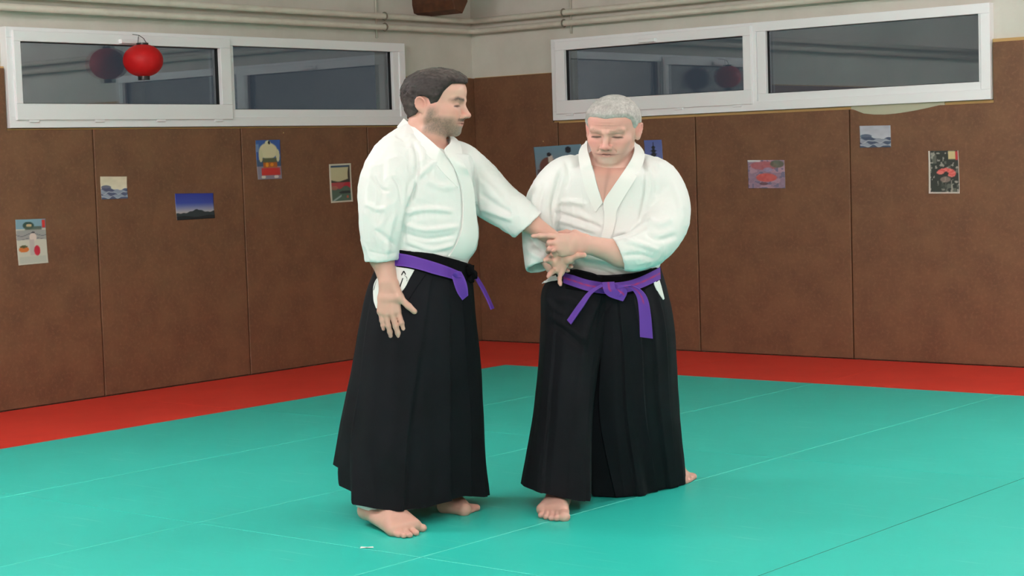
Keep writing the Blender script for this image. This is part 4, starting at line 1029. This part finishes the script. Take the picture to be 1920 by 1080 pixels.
m2_ = [(0, 1096, 640, 7.16), (.06, 1104, 646, 7.07), (.2, 1150, 652, 7.00), (.33, 1210, 648, 7.01), (.44, 1256, 640, 7.10), (.5, 1271, 634, 7.21), (.58, 1250, 626, 7.37), (.75, 1165, 622, 7.44), (.93, 1105, 632, 7.33)]
n2_ = [(0, 1084, 770, 7.20), (.06, 1092, 778, 7.13), (.2, 1155, 786, 7.06), (.33, 1215, 782, 7.09), (.44, 1262, 774, 7.20), (.5, 1276, 768, 7.30), (.58, 1252, 758, 7.46), (.75, 1175, 752, 7.50), (.93, 1118, 762, 7.36)]
e2_ = [(0,)+flY(1108, 925), (.05,)+flY(1113, 932), (.12,)+flY(1150, 933.5), (.2,)+flY(1172, 933), (.26,)+flY(1205, 930), (.28,)+flY(1212, 926), (.38,)+flY(1250, 917), (.46,)+flY(1282, 910), (.5,)+flY(1284, 905), (.58,)+flY(1262, 893), (.75,)+flY(1190, 886), (.93,)+flY(1125, 900)]
P2 = skirt([w2, b2_, m2_, n2_, e2_], [(.14, .05, .012, 1, .0), (.235, .055, .018, 1, .01), (.30, .05, .016, -1, .02, .0), (.355, .05, .012, 1, .03), (.42, .05, .010, -1, 0), (.62, .06, .01, 1), (.8, .06, .01, 1)], n=400, sm=[60, 60, 50, 30, 2], wr=(.0035, 23), floor=.004)
VK, QK = join([P1, P2]); 
FK = [([(1030, 590), (1052, 604), (1080, 622), (1104, 645)], 8, .012), ([(1030, 606), (1060, 624), (1092, 654)], 7, -.008), ([(1024, 560), (1040, 580), (1060, 590)], 6, .008), ([(1150, 560), (1124, 590), (1110, 640), (1112, 700)], 8, -.014),
      ([(1120, 560), (1108, 600), (1096, 640)], 8, .010), ([(1040, 560), (1070, 566), (1095, 580)], 6, .006), ([(1225, 545), (1236, 600), (1240, 660)], 7, -.006)]
VK = folds(VK, QK, FK, 1.0)
hakB = mobj('trousers', world(VK), QK, M_HAK, manB, True); THB = tree(VK, QK); hakB.data.set_sharp_from_angle(angle=.8)
strip('waistband', [(1062, 500), (1090, 504), (1120, 510), (1150, 512), (1180, 511), (1210, 505), (1237, 493)], [(1060, 540), (1090, 545), (1120, 552), (1150, 556), (1180, 552), (1210, 542), (1238, 524)], THB, .006, .005, M_HAK2, hakB, n=70, m=8)
strip('jacket_tail', [(1019, 530), (1030, 520), (1042, 516)], [(1016, 532), (1028, 528), (1046, 524)], THB, .010, .003, M_GI2, jackB, n=14, m=4)
strip('jacket_tail', [(1225, 528), (1233, 545), (1244, 562)], [(1235, 520), (1240, 536), (1246, 560)], THB, .005, .003, M_GI2, jackB, n=18, m=5)
# belt: purple with a red line of stitching along its middle
def BC(t0=0., t1=1.):
    def f(s, t):
        c = np.tile(np.array([96, 52, 154.]), (len(s), 1))
        dash = .75+.25*np.sin(t*90)
        w = (np.exp(-((s-.5)/.075)**2)*dash*.9*((t > t0) & (t < t1)))[:, None]; return c*(1-w)+np.array([196, 34, 78.])*w
    return f
beltB = strip('belt', [(1056, 511), (1075, 516), (1100, 524), (1128, 529), (1150, 530), (1180, 526), (1208, 516), (1238, 501)], [(1056, 530), (1075, 537), (1100, 545), (1128, 550), (1150, 551), (1180, 547), (1208, 538), (1239, 523)], THB, .013, .005, M_BELT, manB, n=90, m=13, cols=BC())
yk = 6.935
strip('belt_knot', [(1129, 529, yk), (1132, 545, yk-.006), (1142, 556, yk-.004), (1168, 565, yk)], [(1152, 528, yk), (1154, 540, yk-.008), (1162, 548, yk-.006), (1172, 556, yk)], None, 0, .008, M_BELT, beltB, n=30, m=9, cols=BC(0, .45))
strip('belt_knot', [(1150, 532, yk+.004), (1168, 538, yk-.008), (1176, 548, yk-.004), (1169, 564, yk)], [(1152, 552, yk+.006), (1158, 556, yk-.004), (1163, 558, yk-.002), (1164, 564, yk)], None, 0, .008, M_BELT, beltB, n=30, m=9, cols=BC(0, .7))
strip('belt_tail', [(1128, 532, 6.935), (1104, 546, 6.93), (1084, 570, 6.925), (1063, 600, 6.925)], [(1130, 537, 6.93), (1110, 551, 6.925), (1094, 574, 6.915), (1070, 608, 6.91)], None, 0, .005, M_BELT, beltB, n=30, m=6, cols=BC(2, 3))
strip('belt_tail', [(1160, 534, 6.935), (1178, 538, 6.925), (1193, 555, 6.92), (1198, 585, 6.92), (1200, 632, 6.925)], [(1158, 541, 6.935), (1190, 538, 6.915), (1212, 556, 6.91), (1220, 590, 6.91), (1224, 635, 6.92)], None, 0, .005, M_BELT, beltB, n=40, m=11, cols=BC(.12, .62))

# ================================================================== small prints on the wall padding
def print_card(label, corners, left, paint, n=44, m=60, group='small prints pinned to the wall padding'):
    """corners: picture points top-left, top-right, bottom-right, bottom-left"""
    ax = 0 if left else 1; P = [onplane(u, v, ax, .0 if left else 0.) for u, v in corners]
    nrm = np.array([1., 0, 0]) if left else np.array([0, -1., 0])
    s, t = np.meshgrid(np.linspace(0, 1, n), np.linspace(0, 1, m)); s, t = s.ravel(), t.ravel()
    f = lambda a: a[:, None]
    G = f((1-s)*t)*P[0]+f(s*t)*P[1]+f(s*(1-t))*P[2]+f((1-s)*(1-t))*P[3]
    curl = .0035*np.clip(np.abs(s-.5)*2-.6, 0, 1)*np.clip(np.abs(t-.5)*2-.5, 0, 1)*4
    F_ = G+nrm*(.0028+curl)[:, None]; Bk = G+nrm*(.0012+curl)[:, None]
    C = paint(s, t); C = np.clip(C, 0, 255); white = np.tile([228., 226, 220], (len(s), 1))
    V = np.concatenate([F_, Bk]); o = len(G); Q = []
    for j in range(m-1):
        for i in range(n-1):
            a = j*n+i; Q.append((a, a+1, a+n+1, a+n)); Q.append((o+a, o+a+n, o+a+n+1, o+a+1))
    for i in range(n-1): Q += [(i, o+i, o+i+1, i+1), ((m-1)*n+i, (m-1)*n+i+1, o+(m-1)*n+i+1, o+(m-1)*n+i)]
    for j in range(m-1): Q += [(j*n, (j+1)*n, o+(j+1)*n, o+j*n), (j*n+n-1, o+j*n+n-1, o+(j+1)*n+n-1, (j+1)*n+n-1)]
    ctr = G.mean(0); ob = mobj('wall_print', V, np.array(Q), M_PRINT, None, True, origin=ctr); set_cols(ob, np.concatenate([C, white]))
    return tag(ob, label, 'picture', group)
def canvas(s, col): return np.tile(np.array(col, float), (len(s), 1))
def put(C, w, col):
    w = np.clip(w, 0, 1)[:, None]; return C*(1-w)+np.array(col, float)*w
def el(s, t, cx, cy, rx, ry, soft=.12): return np.clip((1-np.hypot((s-cx)/rx, (t-cy)/ry))/soft, 0, 1)
def bx_(s, t, x0, x1, y0, y1, k=60): return np.clip((s-x0)*k+.5, 0, 1)*np.clip((x1-s)*k+.5, 0, 1)*np.clip((t-y0)*k+.5, 0, 1)*np.clip((y1-t)*k+.5, 0, 1)
def st(s, t): return np.stack([s, t, 0*s], 1)
def pa_street(s, t):
    C = canvas(s, (206, 204, 190)); C = put(C, t > .78, (132, 168, 184)); C = put(C, el(s, t, .42, .86, .20, .09), (58, 84, 76)); C = put(C, el(s, t, .44, .86, .10, .04), (206, 180, 140)); C = put(C, bx_(s, t, .3, .86, .76, .84)*.8, (84, 96, 84))
    C = put(C, bx_(s, t, .88, .98, .80, .98), (200, 52, 46)); C = put(C, bx_(s, t, 0, 1, .55, .76)*.8, (150, 150, 150)); C = put(C, np.clip(1-np.abs(t-.66+.03*np.sin(s*9))/.012, 0, 1), (84, 90, 100)); C = put(C, np.clip(1-np.abs(t-.57+.02*np.sin(s*7+1))/.01, 0, 1), (96, 96, 108))
    C = put(C, el(s, t, .56, .69, .06, .04), (50, 52, 60)); C = put(C, el(s, t, .55, .60, .13, .10), (222, 206, 196)); C = put(C, bx_(s, t, .42, .58, .2, .55)*.8, (190, 178, 176)); C = put(C, el(s, t, .66, .30, .11, .12), (196, 44, 66)); C = put(C, el(s, t, .22, .34, .18, .07), (214, 120, 60)); C = put(C, el(s, t, .22, .40, .14, .03), (90, 92, 60))
    C = put(C, bx_(s, t, .05, .95, .03, .18)*.5, (176, 186, 178)); return C
def sea(a, b, c):
    def f(s, t):
        C = canvas(s, a); n = vnoise(st(s*6, t*9), 4)
        C = put(C, (1-t)*.25, (255, 250, 240))
        for k in range(5):
            h = .46-.095*k+.045*np.sin(s*(7+2*k)+k*1.9)+.02*np.sin(s*23+k)
            C = put(C, np.clip((h-t)*40, 0, 1), b if k % 2 == 0 else c); C = put(C, np.clip(1-np.abs(t-h)/.014, 0, 1)*.7, (232, 232, 230))
        C = put(C, el(s, t, .2, .52, .2, .1)*.8, b); C = C+n[:, None]*8
        return C
    return f
def pa_mount(s, t):
    C = canvas(s, (0, 0, 0)); k = t[:, None]; C = np.array([170., 178, 196])*(1-k)+np.array([48, 66, 150.])*k; C = np.where(k < .35, np.array([178., 178, 186]), C*1.0); w = np.clip((t-.28)/.35, 0, 1)[:, None]; C = np.array([182., 176, 178])*(1-w)+(np.array([96., 116, 190])*(1-k)+np.array([44, 58, 150.])*k)*w
    h = .26+.14*np.maximum(0, 1-np.abs(s-.55)/.32)**1.2+.05*np.clip((s-.8)*5, 0, 1)+.012*np.sin(s*40)
    C = put(C, np.clip((h-t)*60, 0, 1), (48, 58, 62)); return put(C, np.clip((.13+.03*np.sin(s*9)-t)*40, 0, 1), (28, 34, 38))
def pa_figure(s, t):
    C = canvas(s, (60, 92, 158)); C = put(C, t < .5, (64, 88, 120)); C = put(C, t < .33, (140, 132, 146)); C = put(C, bx_(s, t, .0, .12, .7, .9)*.6, (150, 170, 190))
    C = put(C, el(s, t, .5, .72, .40, .22), (214, 206, 168)); C = put(C, el(s, t, .18, .60, .09, .17), (206, 200, 160)); C = put(C, el(s, t, .88, .60, .08, .17), (206, 200, 160)); C = put(C, el(s, t, .50, .93, .12, .06), (210, 204, 166)); C = put(C, el(s, t, .55, .93, .05, .05), (36, 40, 44))
    C = put(C, bx_(s, t, .24, .82, .42, .54), (92, 96, 72)); C = put(C, bx_(s, t, .26, .84, .30, .43), (176, 98, 44)); C = put(C, el(s, t, .42, .37, .07, .06), (226, 150, 40)); C = put(C, el(s, t, .62, .37, .07, .05), (222, 140, 40)); C = put(C, bx_(s, t, .18, .95, .10, .29)*np.clip(1.4-np.abs(s-.56)*.8-t, 0, 1), (196, 54, 50)); C = put(C, el(s, t, .25, .06, .1, .04), (214, 204, 190)); C = put(C, el(s, t, .78, .06, .1, .04), (206, 196, 190))
    return C
def pa_valley(s, t):
    C = canvas(s, (196, 190, 152)); C = put(C, t > .90, (60, 84, 106)); C = put(C, el(s, t, .98, .70, .16, .30), (66, 58, 50)); C = put(C, np.clip((.55+.10*np.clip((s-.45)*1.6, 0, 1)+.05*np.clip((.35-s)*3, 0, 1)-t)*50, 0, 1), (60, 58, 54))
    C = put(C, t < .52, (168, 76, 78)); C = put(C, el(s, t, .85, .44, .25, .08), (178, 46, 60)); C = put(C, np.clip((.40+.04*np.sin(s*11)-t)*40, 0, 1), (84, 106, 92)); C = put(C, el(s, t, .2, .38, .16, .06)*.7, (190, 110, 96)); C = put(C, el(s, t, .7, .26, .32, .04), (52, 58, 58)); C = put(C, np.clip(1-np.abs((t-.02)-(s-.05)*.35)/.04, 0, 1)*(s < .5), (176, 190, 190)); C = put(C, el(s, t, .78, .14, .06, .04), (180, 90, 70))
    b = 1-bx_(s, t, .07, .93, .045, .955, 90); return put(C, b, (206, 200, 182))
def pa_rider(s, t):
    C = canvas(s, (112, 150, 170)); C = put(C, (1-t)*.7, (140, 130, 130)); C = put(C, el(s, t, .28, .40, .20, .30), (110, 74, 66)); C = put(C, el(s, t, .34, .62, .06, .14), (208, 200, 190)); C = put(C, el(s, t, .31, .76, .05, .06), (40, 36, 40)); C = put(C, bx_(s, t, .04, .2, 0, .35)*.7, (84, 62, 62)); C = put(C, el(s, t, .72, .86, .07, .10), (36, 40, 50)); C = put(C, el(s, t, .74, .45, .2, .3)*.8, (96, 110, 130)); return put(C, np.clip(1-np.abs(s-.5)/.012, 0, 1)*.5, (70, 100, 110))
def pa_tower(s, t):
    C = canvas(s, (92, 110, 176)); C = put(C, (1-t)*.5, (150, 150, 190))
    for k in range(5):
        y = .72-.13*k; wd = .16+.055*k; C = put(C, np.clip((wd*(1-(t-y)/.08)-np.abs(s-.5))*40, 0, 1)*(t > y)*(t < y+.08), (38, 46, 50)); C = put(C, bx_(s, t, .5-wd*.5, .5+wd*.5, y-.06, y+.01), (52, 58, 62))
    C = put(C, bx_(s, t, .485, .515, .78, .92), (40, 46, 50)); return put(C, t < .1, (44, 60, 52))
def pa_garden(s, t):
    n = vnoise(st(s*7, t*6), 9); n2 = vnoise(st(s*15, t*13), 10); C = canvas(s, (150, 126, 146)); C = put(C, n > .1, (176, 142, 158)); C = put(C, n2 > .35, (110, 104, 130)); C = put(C, el(s, t, .45, .80, .4, .16)*.8, (178, 96, 100)); C = put(C, el(s, t, .80, .86, .2, .14)*.8, (90, 98, 80)); C = put(C, el(s, t, .5, .38, .30, .16)*.9, (204, 92, 86)); C = put(C, el(s, t, .55, .66, .14, .08)*.7, (150, 150, 186)); C = put(C, el(s, t, .42, .16, .12, .06)*.8, (92, 66, 74))
    C = put(C, bx_(s, t, 0, .35, .93, 1), (206, 204, 206)); return C+n2[:, None]*10
def pa_flower(s, t):
    n = vnoise(st(s*8, t*9), 12); n2 = vnoise(st(s*16, t*18), 13); C = canvas(s, (52, 56, 52)); C = put(C, (n > .25)*.8, (110, 112, 102)); C = put(C, (n2 > .5)*.8, (176, 172, 160))
    for k in range(9):
        a = -.5+k*.42; C = put(C, el(s, t, .58+.20*math.cos(a), .47+.07*math.sin(a)*1.2, .13, .045), (214, 92, 88) if k % 2 else (226, 120, 112))
    C = put(C, el(s, t, .55, .33, .18, .07)*.8, (150, 128, 120)); C = put(C, bx_(s, t, .66, .90, .80, .985), (206, 188, 140)); C = put(C, bx_(s, t, .90, .98, .78, .985), (196, 60, 66)); C = put(C, bx_(s, t, .12, .6, .1, .24)*.6, (50, 56, 50))
    return put(C, 1-bx_(s, t, .06, .985, .035, 1.1, 90), (216, 208, 198))
print_card('tall colourful street scene print with white figure, lowest card at far left of left wall', [(28, 412), (84, 410), (90, 493), (34, 498)], True, pa_street)
print_card('small cream and slate blue sea print right of the first left wall seam', [(187, 331), (237, 331), (239, 372), (190, 374)], True, sea((226, 214, 188), (84, 92, 120), (150, 160, 178)))
print_card('blue dusk photo of a mountain silhouette on the left wall padding', [(327, 363), (399, 362), (402, 409), (331, 413)], True, pa_mount)
print_card('upright print of large pale figure in red apron on blue ground', [(478, 263), (524, 262), (528, 335), (483, 337)], True, pa_figure)
print_card('narrow cream-bordered landscape print with pale sky just left of bearded man', [(616, 308), (657, 306), (661, 378), (620, 381)], True, pa_valley)
print_card('pale blue print with brown seated figure partly behind grey-haired man shoulder', [(1001, 276), (1090, 270), (1094, 334), (1007, 341)], False, pa_rider)
print_card('violet blue picture of a dark tiered tower beside grey-haired man ear', [(1208, 263), (1241, 262), (1244, 312), (1211, 314)], False, pa_tower)
print_card('lilac and coral garden picture alone on the third right wall mat', [(1402, 300), (1471, 300), (1473, 353), (1404, 353)], False, pa_garden)
print_card('small grey blue sea print below the sagging foam on right wall', [(1612, 236), (1670, 235), (1671, 276), (1613, 277)], False, sea((178, 180, 192), (70, 82, 104), (150, 156, 170)))
print_card('dark print with coral flower and white border at right of right wall', [(1741, 283), (1797, 282), (1800, 363), (1742, 363)], False, pa_flower)
for lab, u, v, left in (('tiny brass tack above the pale blue print', 1019, 265, False), ('tiny brass tack above and right of blue figure print', 531, 249, True)):
    p = onplane(u, v, 0 if left else 1, 0); d = np.array([1., 0, 0]) if left else np.array([0, -1., 0])
    tag(MB().tube([p-d*.001, p+d*.002, p+d*.0035], [.0015, .0055, .0025], 10).build('thumbtack', mat('brass', srgb(200, 176, 120), .35, metal=.6), smooth=True), lab, 'tack')
# a scrap of white paper lying on the mats
p = onplane(688, 1027, 2, 0); bm = bmesh.new()
pts = [(-.024, -.008, .001), (.0, -.012, .004), (.024, -.006, .001), (.022, .006, .003), (.0, .008, .001), (-.022, .006, .004)]
m = MB(); m.add([p+R0*a+FH*b+np.array([0, 0, c]) for a, b, c in pts]+[p+R0*a+FH*b+np.array([0, 0, c-.0008]) for a, b, c in pts],
                [(0, 1, 4, 5), (1, 2, 3, 4), (11, 10, 7, 6), (10, 9, 8, 7)]+[(i, i+6, (i+1) % 6+6, (i+1) % 6) for i in range(6)])
tag(m.build('paper_scrap', mat('white_paper', srgb(240, 240, 236), .7)), 'tiny white paper scrap on the green mat before bearded man toes', 'scrap')
